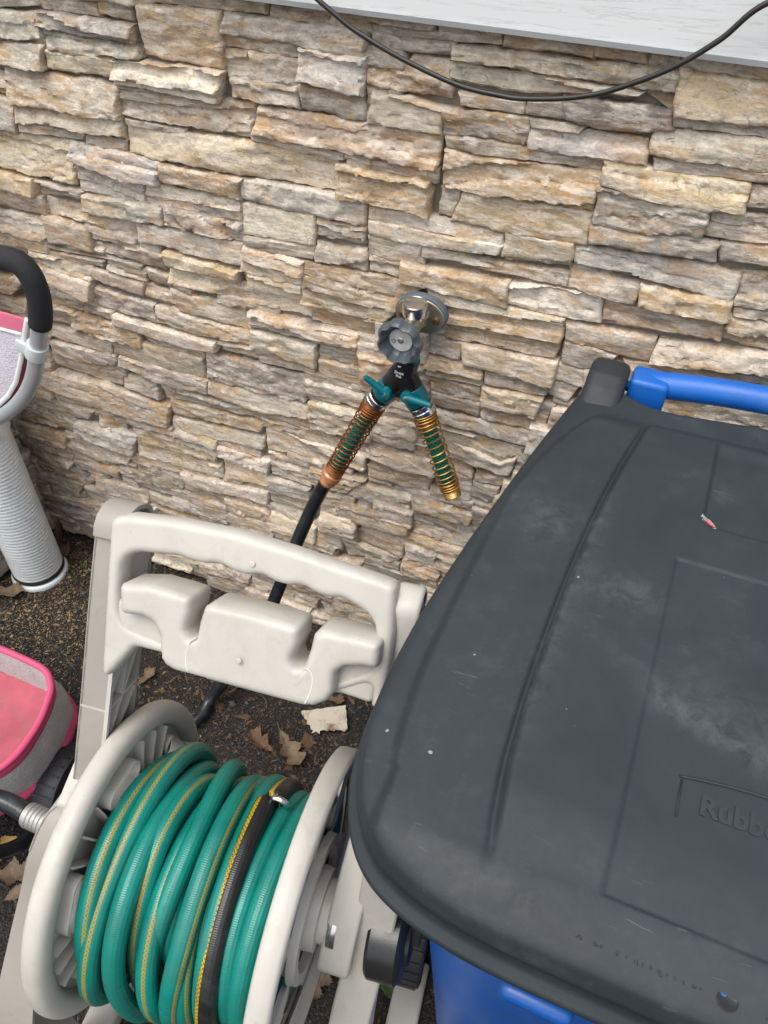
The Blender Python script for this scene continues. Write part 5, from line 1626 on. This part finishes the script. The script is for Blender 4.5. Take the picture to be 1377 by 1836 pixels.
def build_bin():
    lid = bpy.data.objects.new('lid', None); link(lid, BIN)
    O = np.array([BX, -.52, 0]); ol = lid_outline(); n = len(ol)
    ctr = np.array([BX, -.53]); rings = 250; V = []; F = []
    ts = np.linspace(0, 1, rings) ** 0.94
    for t in ts:
        q = ctr + (ol - ctr) * max(t, 1e-4); e = np.hypot(*(ol - q).T)
        V += list(np.c_[q, lid_height(q[:, 0], q[:, 1], e)] - O)
    for i in range(rings - 1):
        for k in range(n):
            k2 = (k + 1) % n; F.append((i*n+k, (i+1)*n+k, (i+1)*n+k2, i*n+k2))
    # rolled edge and skirt
    nrm = np.stack([-(np.roll(ol, -1, 0) - np.roll(ol, 1, 0))[:, 1], (np.roll(ol, -1, 0) - np.roll(ol, 1, 0))[:, 0]], -1)
    nrm /= np.linalg.norm(nrm, axis=1)[:, None]
    if ((ol - ctr) * nrm).sum() < 0: nrm = -nrm
    prev = (rings - 1) * n
    for out, dz in ((.0022, -.0082), (.0030, -.0105), (.0028, -.014), (.0010, -.018), (-.0005, -.026), (.000, -.034), (.0025, -.0375), (.0075, -.039), (.0092, -.041), (.0094, -.045), (.0075, -.048), (-.006, -.048), (-.010, -.034)):
        q = ol + nrm * out; b = len(V); V += list(np.c_[q, lid_z(q[:, 1]) + dz] - O)
        for k in range(n):
            k2 = (k + 1) % n; F.append((prev+k, b+k, b+k2, prev+k2))
        prev = b
    top = mesh_obj('lid_shell', V, F, M['lid'], lid)
    W = np.array(V) + O; X, Y = W[:, 0], W[:, 1]; dc = X - poly_x(CREASE, Y)
    dust = np.exp(-(np.maximum(dc - .002, 0) / .010)) * (dc > .001) * sstep(-.74, -.64, Y) * (1 - sstep(-.47, -.36, Y))
    q = (X - .17) * .30 + (Y + .645); dust = dust + 1.1 * np.exp(-(q / .013) ** 2) * sstep(.055, .085, X) + .5 * np.exp(-((q - .03) / .02) ** 2) * sstep(.07, .12, X)
    dust = dust * .50
    dust = dust + .25 * np.exp(-((Y + .790 + .12 * (X - .0)) / .008) ** 2) * (X < .03) * (X > -.06)
    dust = dust + .45 * np.exp(-(((X - .035) / .035) ** 2 + ((Y + .53) / .02) ** 2)) + .4 * np.exp(-(((X + .045) / .03) ** 2 + ((Y + .47) / .03) ** 2))
    at = top.data.attributes.new('dust', 'FLOAT', 'POINT'); at.data.foreach_set('value', np.clip(dust, 0, 1.2).astype(np.float32))
    # black disc on the front lip paints in a hole's dark, blue sliver on top
    hx, hy = (0.1551, -0.7994)
    hz = float(lid_height(np.array([hx]), np.array([hy]), np.array([.025]))[0])
    sharp(Geo().lathe([(.0062, -.0008), (.0064, .0004), (.0059, .0008), (.0056, .0006), (.0004, .0005)], Vector((hx, hy, hz)) - Vector(O), (0, -SL, 1), 28).build('hole_dark_disc', [M['black']], lid), 40)
    sharp(Geo().lathe([(.0021, 0), (.0019, .0003)], Vector((hx - .0026, hy + .0028, hz + .0006)) - Vector(O), (0, -SL, 1), 24).build('blue_sliver_disc', M['blue'], lid), 40)
    # moulded, half worn lettering
    fx = Vector((1, 0, 0)); fy = Vector((0, 1, SL)).normalized(); fz = Vector((0, -SL, 1)).normalized()
    tx, ty = (0.1706, -0.6911)
    zz = lid_height(np.array([tx]), np.array([ty]), np.array([.2]))[0]
    text_obj('moulded_name', 'Rubbermaid', .0205, M['lid_dark'], lid, (Vector((tx, ty, zz + .0002)) - Vector(O), fx, fy, fz), .0004, .0007)
    arc = [(tx - .066 + .132 * k / 30, ty + .016 + .007 * math.sin(math.pi * k / 30)) for k in range(31)]
    arc = [Vector((a, b, lid_height(np.array([a]), np.array([b]), np.array([.2]))[0] + .0004)) - Vector(O) for a, b in arc]
    Geo().tube(arc, .0011, 8).build('moulded_arc', M['lid_dark'], lid)
    Geo().tube([Vector((tx - .064, ty + d_, float(lid_height(np.array([tx - .064]), np.array([ty + d_]), np.array([.2]))[0]) + .0002)) - Vector(O) for d_ in (.014, 0, -.014)], .0009, 8).build('moulded_edge', M['lid_dark'], lid)
    # illegible run of tiny raised moulding marks along the front lip
    g = Geo(); rs = np.random.RandomState(8)
    x = (0.0634,)[0]
    while x < .42:
        if rs.rand() > .16 and abs(x - hx) > .014:
            y = -0.7996 + .0; h = rs.uniform(.0032, .0050)
            z = lid_height(np.array([x]), np.array([y]), np.array([.04]))[0]
            for q in range(rs.randint(1, 3)):
                g.box(Vector((x + q * .0017, y + rs.uniform(-.0006, .0006), z)) - Vector(O), (rs.choice([.0005, .0013]), h * rs.uniform(.4, 1), .0007), Matrix.Rotation(rs.uniform(-.5, .5), 3, 'Z'))
        x += rs.uniform(.0042, .0056)
    o = g.build('moulding_marks', M['lid'], lid, False); o['kind'] = 'stuff'
    # red and pale scuff at the recess corner
    def patch(name, cx, cy, a, b, rot, mat, lift, seed):
        rs2 = np.random.RandomState(seed); m = 22; pts = [(0, 0)]
        for k in range(m):
            th = 2*math.pi*k/m; q = 1 + .14 * rs2.uniform(-1, 1)
            u, w = a * q * math.cos(th), b * q * math.sin(th)
            pts.append((u * math.cos(rot) - w * math.sin(rot), u * math.sin(rot) + w * math.cos(rot)))
        pts = np.array(pts) + [cx, cy]
        z = lid_height(pts[:, 0], pts[:, 1], np.full(len(pts), .2)) + lift
        mesh_obj(name, np.c_[pts, z] - O, [(0, 1 + k, 1 + (k + 1) % m) for k in range(m)], mat, lid)
    sx, sy = (0.093, -0.4245)
    patch('pale_scuff', sx - .001, sy + .0015, .0095, .0052, -.75, M['pale_mark'], .0006, 1)
    patch('red_scuff', sx + .001, sy, .0066, .0034, -.7, M['red_mark'], .0011, 2)
    for k, (px, py, a) in enumerate(((-0.0669, -0.722, 0.003), (-0.1053, -0.7133, 0.0024), (-0.0037, -0.5293, 0.002), (-0.063, -0.631, 0.0016))):
        patch('white_fleck', px, py, a * .6, a * .45, k, M['pale_mark'], .0006, 10 + k)
    # tub
    body = bpy.data.objects.new('tub', None); link(body, BIN)
    V = []; F = []; zs = [.915, .90, .86, .80, .60, .40, .20, .06, .02]; prev = None
    for z in zs:
        s = .885 - .22 * (1 - (z / .915)) if z < .90 else .90
        q = ctr + (ol - ctr) * s; b = len(V)
        zt = np.full(n, z) + (SL * (q[:, 1] + .87) if z > .85 else 0) - (.03 if z > .85 else 0)
        V += list(np.c_[q, zt] - O)
        if prev is not None:
            for k in range(n): k2 = (k + 1) % n; F.append((prev+k, prev+k2, b+k2, b+k))
        prev = b
    F.append(tuple(prev + k for k in range(n)))
    sharp(mesh_obj('tub_wall', V, F, M['blue'], body), 50)
    # moulded boss on the front of the tub
    bx, by, bz = (0.0572, -0.815, 0.8383)
    sharp(Geo().box(Vector((bx, by, bz)) - Vector(O), (.055, .016, .022), Matrix.Rotation(R(12), 3, 'X'), .007).build('front_boss', M['blue'], body), 40)
    for sx_ in (-1, 1):
        w = bpy.data.objects.new('wheel', None); link(w, BIN); w.location = (sx_ * .235, .235, .12)
        sharp(Geo().lathe([(.04, -.025), (.11, -.026), (.12, -.018), (.12, .018), (.11, .026), (.04, .025)], (0, 0, 0), (1, 0, 0), 48).build('tyre', M['tyre'], w), 40)
    # hinge lugs and handle along the back edge
    for k, sx_ in enumerate((1, -1)):
        lugp = ((-0.315, 0.955), (-0.295, 0.968), (-0.262, 0.992), (-0.245, 1.0), (-0.222, 1.002), (-0.206, 0.996), (-0.196, 0.98), (-0.194, 0.945), (-0.21, 0.93), (-0.3, 0.93))
        lp = [(p[0], p[1]) for p in lugp]
        xc = -.039 if sx_ == 1 else 2 * BX + .039
        pillow('hinge_lug', [round_poly(lp, .014)], .0215, .009, M['lid_dark'], BIN, (Vector((xc, 0, 0)) - Vector(O), (0, 1, 0), (0, 0, 1), (1, 0, 0)))
    hb = (0.0005, -0.214, 0.9773)
    hd = bpy.data.objects.new('handle', None); link(hd, BIN)
    x0, yb, zb = hb
    xs = np.linspace(x0 - .004, 2 * BX - x0 + .004, 40)
    P = [Vector((x, yb, zb + .020 * (1 - ((x - BX) / (BX - x0)) ** 2) ** .8 if abs(x - BX) < BX - x0 else zb)) - Vector(O) for x in xs]
    sharp(Geo().tube(P, .0152, 28).build('handle_bar', M['blue_handle'], hd), 50)
    for sx_ in (1, -1):
        xc = x0 + .006 if sx_ == 1 else 2 * BX - x0 - .006
        g = Geo().box(Vector((xc, yb - .004, zb - .012)) - Vector(O), (.042, .036, .058), None, .0055)
        sharp(g.build('handle_bracket', M['blue_handle'], hd), 40)
        Geo().tube([Vector((xc - sx_ * .036, yb, zb - .006)) - Vector(O), Vector((xc, yb, zb - .006)) - Vector(O)], .006, 18).build('handle_pin', M['blue_handle'], hd)
build_bin()

# ------------------------------------------------------------------ pet stroller at the left edge
def build_stroller():
    t = thing('pet_stroller', 'pink pet stroller with black foam grip and mesh basket at left edge', 'stroller', (-0.8778, -0.25, 0.0))
    O = np.array((-0.8778, -0.25, 0.0))
    grip = spline(((-0.9846, -0.25, 0.9368), (-0.9154, -0.25, 0.9516), (-0.8883, -0.25, 0.9556), (-0.8667, -0.25, 0.9518), (-0.8541, -0.25, 0.9323), (-0.8533, -0.25, 0.9015), (-0.8613, -0.25, 0.8711), (-0.8685, -0.25, 0.8541)), 14) - O
    Geo().tube(resample(grip, .006), .0172, 26).build('foam_grip', M['foam'], t)
    tube = spline(((-0.8669, -0.25, 0.8612), (-0.883, -0.25, 0.823), (-0.899, -0.25, 0.7882), (-0.9218, -0.25, 0.7446), (-0.9571, -0.25, 0.6971), (-1.0056, -0.25, 0.6503), (-1.0589, -0.25, 0.6123), (-1.1284, -0.25, 0.573)), 14) - O
    Geo().tube(resample(tube, .006), .0128, 24).build('handle_tube', M['tube'], t)
    c = Vector((-0.8939, -0.25, 0.802)) - Vector(O); ax = Vector((0.0301, 0.0, 0.0642)).normalized()
    cl = sharp(Geo().lathe([(.0142, -.013), (.0168, -.013), (.0172, -.011), (.0172, .011), (.0168, .013), (.0142, .013)], c, ax, 36).build('strap_clip', M['clip'], t), 40)
    sharp(Geo().box(c + Vector((-.022, -.004, .001)), (.026, .008, .024), Matrix.Rotation(.25, 3, 'Y'), .003).build('clip_tab', M['clip'], cl), 40)
    # fabric hood panel: pink band on top, white mesh below, white binding round it
    def cloth(name, outline, mat, y, th=.0022, bulge=.010):
        return plate(name, [outline], th, .0010, mat, t, ((-O[0], y - O[1], -O[2]), (1, 0, 0), (0, .0, 1), (0, -1, 0)))
    cloth('pink_band', ((-1.0135, 0.851), (-0.9675, 0.8544), (-0.8981, 0.8543), (-0.9161, 0.8243), (-0.9575, 0.8255), (-1.0259, 0.8242)), M['pink_pale'], -.246)
    cloth('mesh_window', ((-1.0259, 0.8242), (-0.9585, 0.8233), (-0.917, 0.8221), (-0.9435, 0.7654), (-0.9762, 0.712), (-1.0108, 0.6738), (-1.0577, 0.6302), (-1.1477, 0.56)), M['mesh_white'], -.247)
    b = np.array([(x, -.249, z) for x, z in ((-0.8926, 0.8576), (-0.9101, 0.8259), (-0.9374, 0.7724), (-0.9683, 0.72), (-1.0003, 0.6817), (-1.0474, 0.6396), (-1.106, 0.5933))]) - O
    Geo().tube(resample(b, .006), .0042, 10, ex=.7).build('binding', M['trim'], t)
    b = np.array([(x, -.249, z) for x, z in ((-1.0269, 0.822), (-0.9585, 0.8233), (-0.9161, 0.8243))]) - O
    Geo().tube(resample(b, .006), .0030, 10).build('binding', M['trim'], t)
    s = np.array(((-0.9486, 0.7639), (-0.926, 0.7755), (-0.9444, 0.7214), (-0.9863, 0.6683), (-1.0345, 0.6251), (-1.0757, 0.6031), (-1.0456, 0.6438), (-0.9867, 0.6974)))
    plate('red_lining', [[tuple(q) for q in s]], .002, .0005, M['pink_in'], t, ((-O[0], -.232 - O[1], -O[2]), (1, 0, 0), (0, 0, 1), (0, -1, 0)))
    # basket
    rim = np.array(((-1.0121, -0.4964, 0.28), (-0.9608, -0.4945, 0.28), (-0.9087, -0.4945, 0.28), (-0.8569, -0.4982, 0.28), (-0.8284, -0.5141, 0.28), (-0.8086, -0.5405, 0.28), (-0.7874, -0.605, 0.28), (-0.7915, -0.6798, 0.28), (-0.86, -0.78, 0.28), (-1.0, -0.83, 0.28), (-1.14, -0.78, 0.28), (-1.18, -0.62, 0.28), (-1.12, -0.49, 0.28))); bot = np.array(((-1.0181, -0.4757, 0.135), (-0.9668, -0.4738, 0.135), (-0.9147, -0.4738, 0.135), (-0.8629, -0.4774, 0.135), (-0.8344, -0.4933, 0.135), (-0.8146, -0.5198, 0.135), (-0.7934, -0.5843, 0.135), (-0.7974, -0.659, 0.135), (-0.866, -0.7593, 0.135), (-1.006, -0.8093, 0.135), (-1.146, -0.7593, 0.135), (-1.186, -0.5993, 0.135), (-1.126, -0.4693, 0.135)))
    n = len(rim); rim = spline(rim, 10, True); bot = spline(bot, 10, True)
    bk = bpy.data.objects.new('basket', None); link(bk, t)
    m = len(rim)
    def skin(name, a, b, mat, th=.003, rows=8, bul=.0):
        V = []; F = []; c = a.mean(0)
        for i in range(rows + 1):
            s_ = i / rows; q = a * (1 - s_) + b * s_
            outv = q - c; outv[:, 2] = 0; outv /= np.linalg.norm(outv, axis=1)[:, None] + 1e-9
            q = q + outv * (bul * math.sin(math.pi * s_) + .0018 * fbm(q[:, 0] * 30, q[:, 1] * 30, q[:, 2] * 30, 2)[:, None])
            V += list(q - O)
        for i in range(rows):
            for k in range(m): k2 = (k + 1) % m; F.append((i*m+k, i*m+k2, (i+1)*m+k2, (i+1)*m+k))
        o = mesh_obj(name, V, F, mat, bk)
        return o
    up = np.array([0, 0, 1.0])
    skin('rim_band', rim, rim - up * .022 + (rim - rim.mean(0)) * np.array([.02, .02, 0]), M['pink'], rows=5, bul=.003)
    Geo().tube(np.concatenate([rim, rim[:2]]) - O, .0062, 12).build('rim_piping', M['pink'], bk)
    lo = rim - up * .022 + (rim - rim.mean(0)) * np.array([.02, .02, 0])
    mid = bot + up * .030
    skin('mesh_side', lo, mid, M['mesh_grey'], bul=.004)
    skin('base_band', mid, bot, M['pink'], rows=4, bul=.006)
    inn = rim - up * .004 - (rim - rim.mean(0)) * np.array([.025, .025, 0])
    skin('inner_wall', inn, inn - up * .085, M['mesh_grey'], rows=6)
    fl = inn - up * .085; cen = fl.mean(0); V = []; F = []; rr = 14
    for i in range(rr + 1):
        q = cen + (fl - cen) * (1 - i / rr * .999)
        q[:, 2] += -.022 * math.sin(math.pi / 2 * i / rr) + .006 * fbm(q[:, 0] * 16, q[:, 1] * 16, 4 + 0 * q[:, 0], 2) * (i > 0)
        V += list(q - O)
    for i in range(rr):
        for k in range(m): k2 = (k + 1) % m; F.append((i*m+k, i*m+k2, (i+1)*m+k2, (i+1)*m+k))
    mesh_obj('basket_floor', V, F, M['pink_in'], bk)
    # legs that join handle and basket outside the picture, and a castor wheel
    a, b_ = Vector(tube[-1]), Vector(rim.min(0)) - Vector(O)
    Geo().tube(resample([a, a + Vector((-.10, -.10, -.22)), b_ + Vector((-.02, .08, .02)), b_ + Vector((-.02, .02, -.14)), b_ + Vector((-.02, -.02, -.22))], .02), .0115, 18).build('frame_leg', M['tube'], t)
    sharp(Geo().lathe([(.02, -.016), (.055, -.018), (.062, -.010), (.062, .010), (.055, .018), (.02, .016)], b_ + Vector((-.02, -.02, -.215)), (1, .2, 0), 40).build('wheel', M['tyre'], t), 40)
build_stroller()

# ------------------------------------------------------------------ ground litter
def ground_z(x, y): return -.002
def oak_leaf(name, label, cat, x, y, size, rot, mat, curl=.2, seed=0, lobes=3, tilt=(0, 0), z=0.004, group=None):
    """lobed dry leaf: outline with deep sinuses, folded along the midrib, edges curled up, with a stalk"""
    rs = np.random.RandomState(seed); L = size; side = []
    ns = 40
    for k in range(ns + 1):
        s = k / ns
        w = .30 * math.sin(math.pi * min(s * .96 + .02, 1)) ** .8 * (0.55 + .75 * s) if lobes else .26 * math.sin(math.pi * s) ** .9
        if lobes: w *= .42 + .58 * abs(math.sin(math.pi * lobes * (s ** .9) + .25)) ** 1.1
        side.append((s, max(w, .012) * (1 + .1 * rs.normal())))
    V = []; F = []; nr = 4
    for s, w in side:
        for j in range(-nr, nr + 1):
            e = j / nr; sx = (s - .5) * L + abs(e) * w * L * .35; sy = e * w * L
            zz = curl * L * (.55 * (e * w * 3) ** 2 + .35 * (2 * s - 1) ** 2) + .02 * L * abs(e) + .025 * L * noise3(s * 6, e * 3, seed * 1.7)
            V.append((sx, sy, float(zz)))
    c = 2 * nr + 1
    for i in range(ns):
        for j in range(c - 1): F.append((i*c+j, i*c+j+1, (i+1)*c+j+1, (i+1)*c+j))
    g = Geo(); g.add(V, F)
    g.tube([(-.5*L, 0, curl*L*.36), (-.62*L, .02*L, curl*L*.36 + .01*L), (-.74*L, .05*L, curl*L*.30)], .012 * L, 6)
    o = g.build(name, M[mat]); o.location = (x, y, z); o.rotation_euler = (R(tilt[0]), R(tilt[1]), R(rot))
    return tag(o, label, cat, group)
G = 'fallen leaves on the asphalt'
for a in [('oak_leaf', 'large tan oak leaf lying open on the asphalt just below the reel handle', 'leaf', -0.456, -0.3366, 0.09, -35, 'leaf_tan', 0.42, 1, 3, (0, 0), 0.006),
    ('oak_leaf', 'brown oak leaf to the left of the large tan one, edges rolled in', 'leaf', -0.5157, -0.3476, 0.07, 160, 'leaf_brown', 0.6, 2, 3, (0, 0), 0.006),
    ('oak_leaf', 'curled narrow pale leaf beside the top of the wound hose', 'leaf', -0.4469, -0.4192, 0.06, -20, 'leaf_tan', 0.5, 3, 0, (35, 0), 0.012),
    ('oak_leaf', 'pointed tan oak leaf at the left edge under the black inlet hose', 'leaf', -0.8047, -0.7588, 0.09, 30, 'leaf_tan', 0.4, 4, 3, (0, 0), 0.006),
    ('oak_leaf', 'yellow curled leaf at the left edge just above the pointed tan one', 'leaf', -0.8476, -0.7353, 0.065, 80, 'leaf_yellow', 0.4, 5, 2, (20, 0), 0.01),
    ('oak_leaf', 'small pale leaf tip right of the pointed tan leaf by the reel frame', 'leaf', -0.7743, -0.7814, 0.045, 60, 'leaf_tan', 0.2, 6, 0, (0, 0), 0.006),
    ('oak_leaf', 'tan oak leaf seen between the right reel disc and its frame', 'leaf', -0.2209, -0.7087, 0.085, 70, 'leaf_tan', 0.35, 7, 3, (0, 0), 0.006),
    ('oak_leaf', 'small reddish brown leaf lying below the blue bin', 'leaf', 0.0005, -0.646, 0.05, 100, 'leaf_brown', 0.3, 8, 0, (0, 0), 0.006),
    ('broad_leaf', 'fresh green leaf beside the foot of the reel frame', 'leaf', -0.0986, -0.6536, 0.062, -10, 'leaf_green', 0.25, 9, 0, (0, 15), 0.02),
    ('oak_leaf', 'rust brown leaf at the wall foot behind the handle opening', 'leaf', -0.5965, 0.0006, 0.1, 15, 'leaf_brown', 0.35, 10, 3, (25, 0), 0.012),
    ('oak_leaf', 'yellow brown leaf at the wall foot left of the grey boulder', 'leaf', -0.5152, 0.0017, 0.075, -30, 'leaf_yellow', 0.4, 11, 3, (20, 0), 0.01),
    ('oak_leaf', 'brown leaf pile piece under the right end of the handle opening', 'leaf', -0.4477, -0.0185, 0.07, 20, 'leaf_brown', 0.4, 12, 2, (0, 0), 0.006),
    ('oak_leaf', 'brown leaf tucked between the downpipe and the stone wall', 'leaf', -1.2778, -0.0494, 0.095, -60, 'leaf_brown', 0.4, 13, 2, (30, 10), 0.02),
    ('oak_leaf', 'tan brown leaf right beside the downpipe foot', 'leaf', -1.2496, -0.0782, 0.075, -20, 'leaf_tan', 0.4, 14, 2, (25, 0), 0.012),
    ('oak_leaf', 'tan leaf on the asphalt left of the downpipe foot', 'leaf', -1.2818, -0.2444, 0.085, 25, 'leaf_tan', 0.3, 15, 2, (0, 0), 0.008),
    ('oak_leaf', 'tan leaf scrap to the left of the hose below the reel tray', 'leaf', -0.831, -0.3098, 0.05, 80, 'leaf_tan', 0.35, 16, 2, (0, 0), 0.006),
    ('oak_leaf', 'rust leaf curled against the stones under the grip bar', 'leaf', -0.7742, 0.0174, 0.075, 10, 'leaf_brown', 0.4, 17, 2, (30, 0), 0.012),
    ('oak_leaf', 'curled brown leaf seen through the left reel disc slot', 'leaf', -0.7205, -0.4643, 0.085, 40, 'leaf_brown', 0.5, 18, 2, (0, 0), 0.01),
    ('oak_leaf', 'crumpled dark leaf under the hose at the bottom edge', 'leaf', -0.2076, -0.6634, 0.06, 40, 'leaf_brown', 0.5, 19, 2, (0, 0), 0.01),
    ('oak_leaf', 'small rust leaf fragment just above the card scrap', 'leaf', -0.4227, -0.192, 0.045, 10, 'leaf_brown', 0.4, 20, 2, (0, 0), 0.006)]: oak_leaf(*a, group=G)
# card
def build_card():
    P = np.array(((-0.4772, -0.2454), (-0.3942, -0.1955), (-0.366, -0.2476), (-0.4324, -0.281))); c = P.mean(0); rs = np.random.RandomState(2); pts = []
    for k in range(4):
        a, b = P[k], P[(k + 1) % 4]
        for s in np.linspace(0, 1, 14, endpoint=False):
            q = a + (b - a) * s; pts.append(tuple(q - c + rs.normal(0, .0006 if k in (0, 1) else .0022, 2)))
    o = plate('card_scrap', [pts], .0008, .0, M['card'], None, ((0, 0, 0), (1, 0, 0), (0, 1, 0), (0, 0, 1)))
    o.location = (c[0], c[1], .006); o.rotation_euler = (R(2), R(-2), 0)
    tag(o, 'torn cream card scrap lying on the asphalt by the reel handle', 'card scrap')
build_card()
# twigs
for k, (p, q) in enumerate((((-0.7806, -0.3038), (-0.7654, -0.2717)), ((-0.5732, -0.2466), (-0.5473, -0.273)))):
    a, b = Vector((*p, .006)), Vector((*q, .007)); m_ = (a + b) / 2 + Vector((.004, .004, .004))
    o = Geo().tube([a, m_, b], [.0011, .0010, .0006], 6).build('twig', M['leaf_tan']); tag(o, ['thin pale twig lying below the reel handle', 'thin twig lying on bare asphalt by the reel foot'][k % 2], 'twig', 'twigs on the asphalt')
def scatter(name, n, place, size, mat, kind_label, flat=.35, seed=1):
    rs = np.random.RandomState(seed); V = []; F = []
    base = np.array([(1, 0, 0), (-1, 0, 0), (0, 1, 0), (0, -1, 0), (0, 0, 1), (0, 0, -1)], float)
    fc = [(0,2,4), (2,1,4), (1,3,4), (3,0,4), (2,0,5), (1,2,5), (3,1,5), (0,3,5)]
    xy = place(rs, n)
    for x, y in xy:
        s = size * rs.lognormal(0, .45); a = rs.uniform(0, 6.28); el = rs.uniform(1, 2.4) if flat < .5 else rs.uniform(.8, 1.3)
        q = base * [s * el, s * .8, s * flat] * (1 + .25 * rs.normal(size=(6, 3)))
        rot = np.array([[math.cos(a), -math.sin(a), 0], [math.sin(a), math.cos(a), 0], [0, 0, 1]])
        q = q @ rot.T; q[:, 2] += q[:, 0] * rs.normal(0, .4)
        b = len(V); V += list(q + [x, y, -.003 + s * flat * rs.uniform(.4, 1.2) + (0.004 * fbm(x * 6, y * 6, .5))])
        F += [tuple(i + b for i in t) for t in fc]
    o = mesh_obj(name, V, F, mat, None, False); tag(o, kind_label, name.replace('_', ' '), kind='stuff')
def near(rs, n, boxes):
    out = []; tot = sum(b[4] for b in boxes)
    for (x, y, sx, sy, w) in boxes:
        m = int(n * w / tot); out.append(np.c_[rs.normal(x, sx, m), rs.normal(y, sy, m)])
    q = np.concatenate(out); return q[(q[:, 1] < -.012) & (q[:, 0] > -1.33)]
scatter('asphalt_grit', 18000, lambda rs, n: np.c_[rs.uniform(-1.32, .05, n), rs.uniform(-1.0, -.01, n)], .0015, M['grit'], 'loose dark grit over the asphalt', .7, 1)
scatter('pebbles', 2600, lambda rs, n: np.c_[rs.uniform(-1.32, .05, n), rs.uniform(-1.0, -.01, n)], .0023, M['grit_pale'], 'scattered pebbles over the asphalt', .6, 5)
scatter('leaf_crumbs', 900, lambda rs, n: near(rs, n, ((-0.5275, 0.0268, 0.12, 0.05, 3), (-0.4297, -0.2867, 0.14, 0.08, 4), (-0.4733, -0.401, 0.1, 0.06, 2), (-1.2819, -0.0698, 0.05, 0.05, 1.5), (-1.257, -0.2604, 0.06, 0.05, 1), (-0.7707, -0.3182, 0.08, 0.06, 0.8), (-0.056, -0.6318, 0.12, 0.1, 1.5), (-0.7999, -0.0378, 0.16, 0.04, 1.5))), .0028, M['seed_dark'], 'brown leaf crumbs over the asphalt', .12, 6)
scatter('seed_husks', 5000, lambda rs, n: near(rs, n, ((-1.2046, -0.0778, 0.06, 0.04, 3), (-1.1006, -0.228, 0.1, 0.07, 5), (-1.1965, -0.2522, 0.09, 0.08, 4), (-1.0462, -0.1283, 0.07, 0.06, 1.2), (-0.8126, -0.321, 0.09, 0.08, 1), (-0.8467, -0.0393, 0.1, 0.05, 1.6), (-1.1528, -0.3401, 0.12, 0.1, 2), (-0.9882, -0.3668, 0.1, 0.08, 0.8))), .0012, M['seed'], 'yellow seed husks spilt over the asphalt by the downpipe', .3, 2)
scatter('dark_husks', 7000, lambda rs, n: near(rs, n, ((-0.8092, -0.0226, 0.25, 0.05, 3), (-1.1127, -0.2334, 0.2, 0.15, 4), (-0.5301, -0.029, 0.12, 0.05, 2), (-0.4761, -0.3488, 0.2, 0.12, 2), (-0.2114, -0.6339, 0.3, 0.3, 2))), .0015, M['seed_dark'], 'dark brown husks along the wall foot', .35, 3)
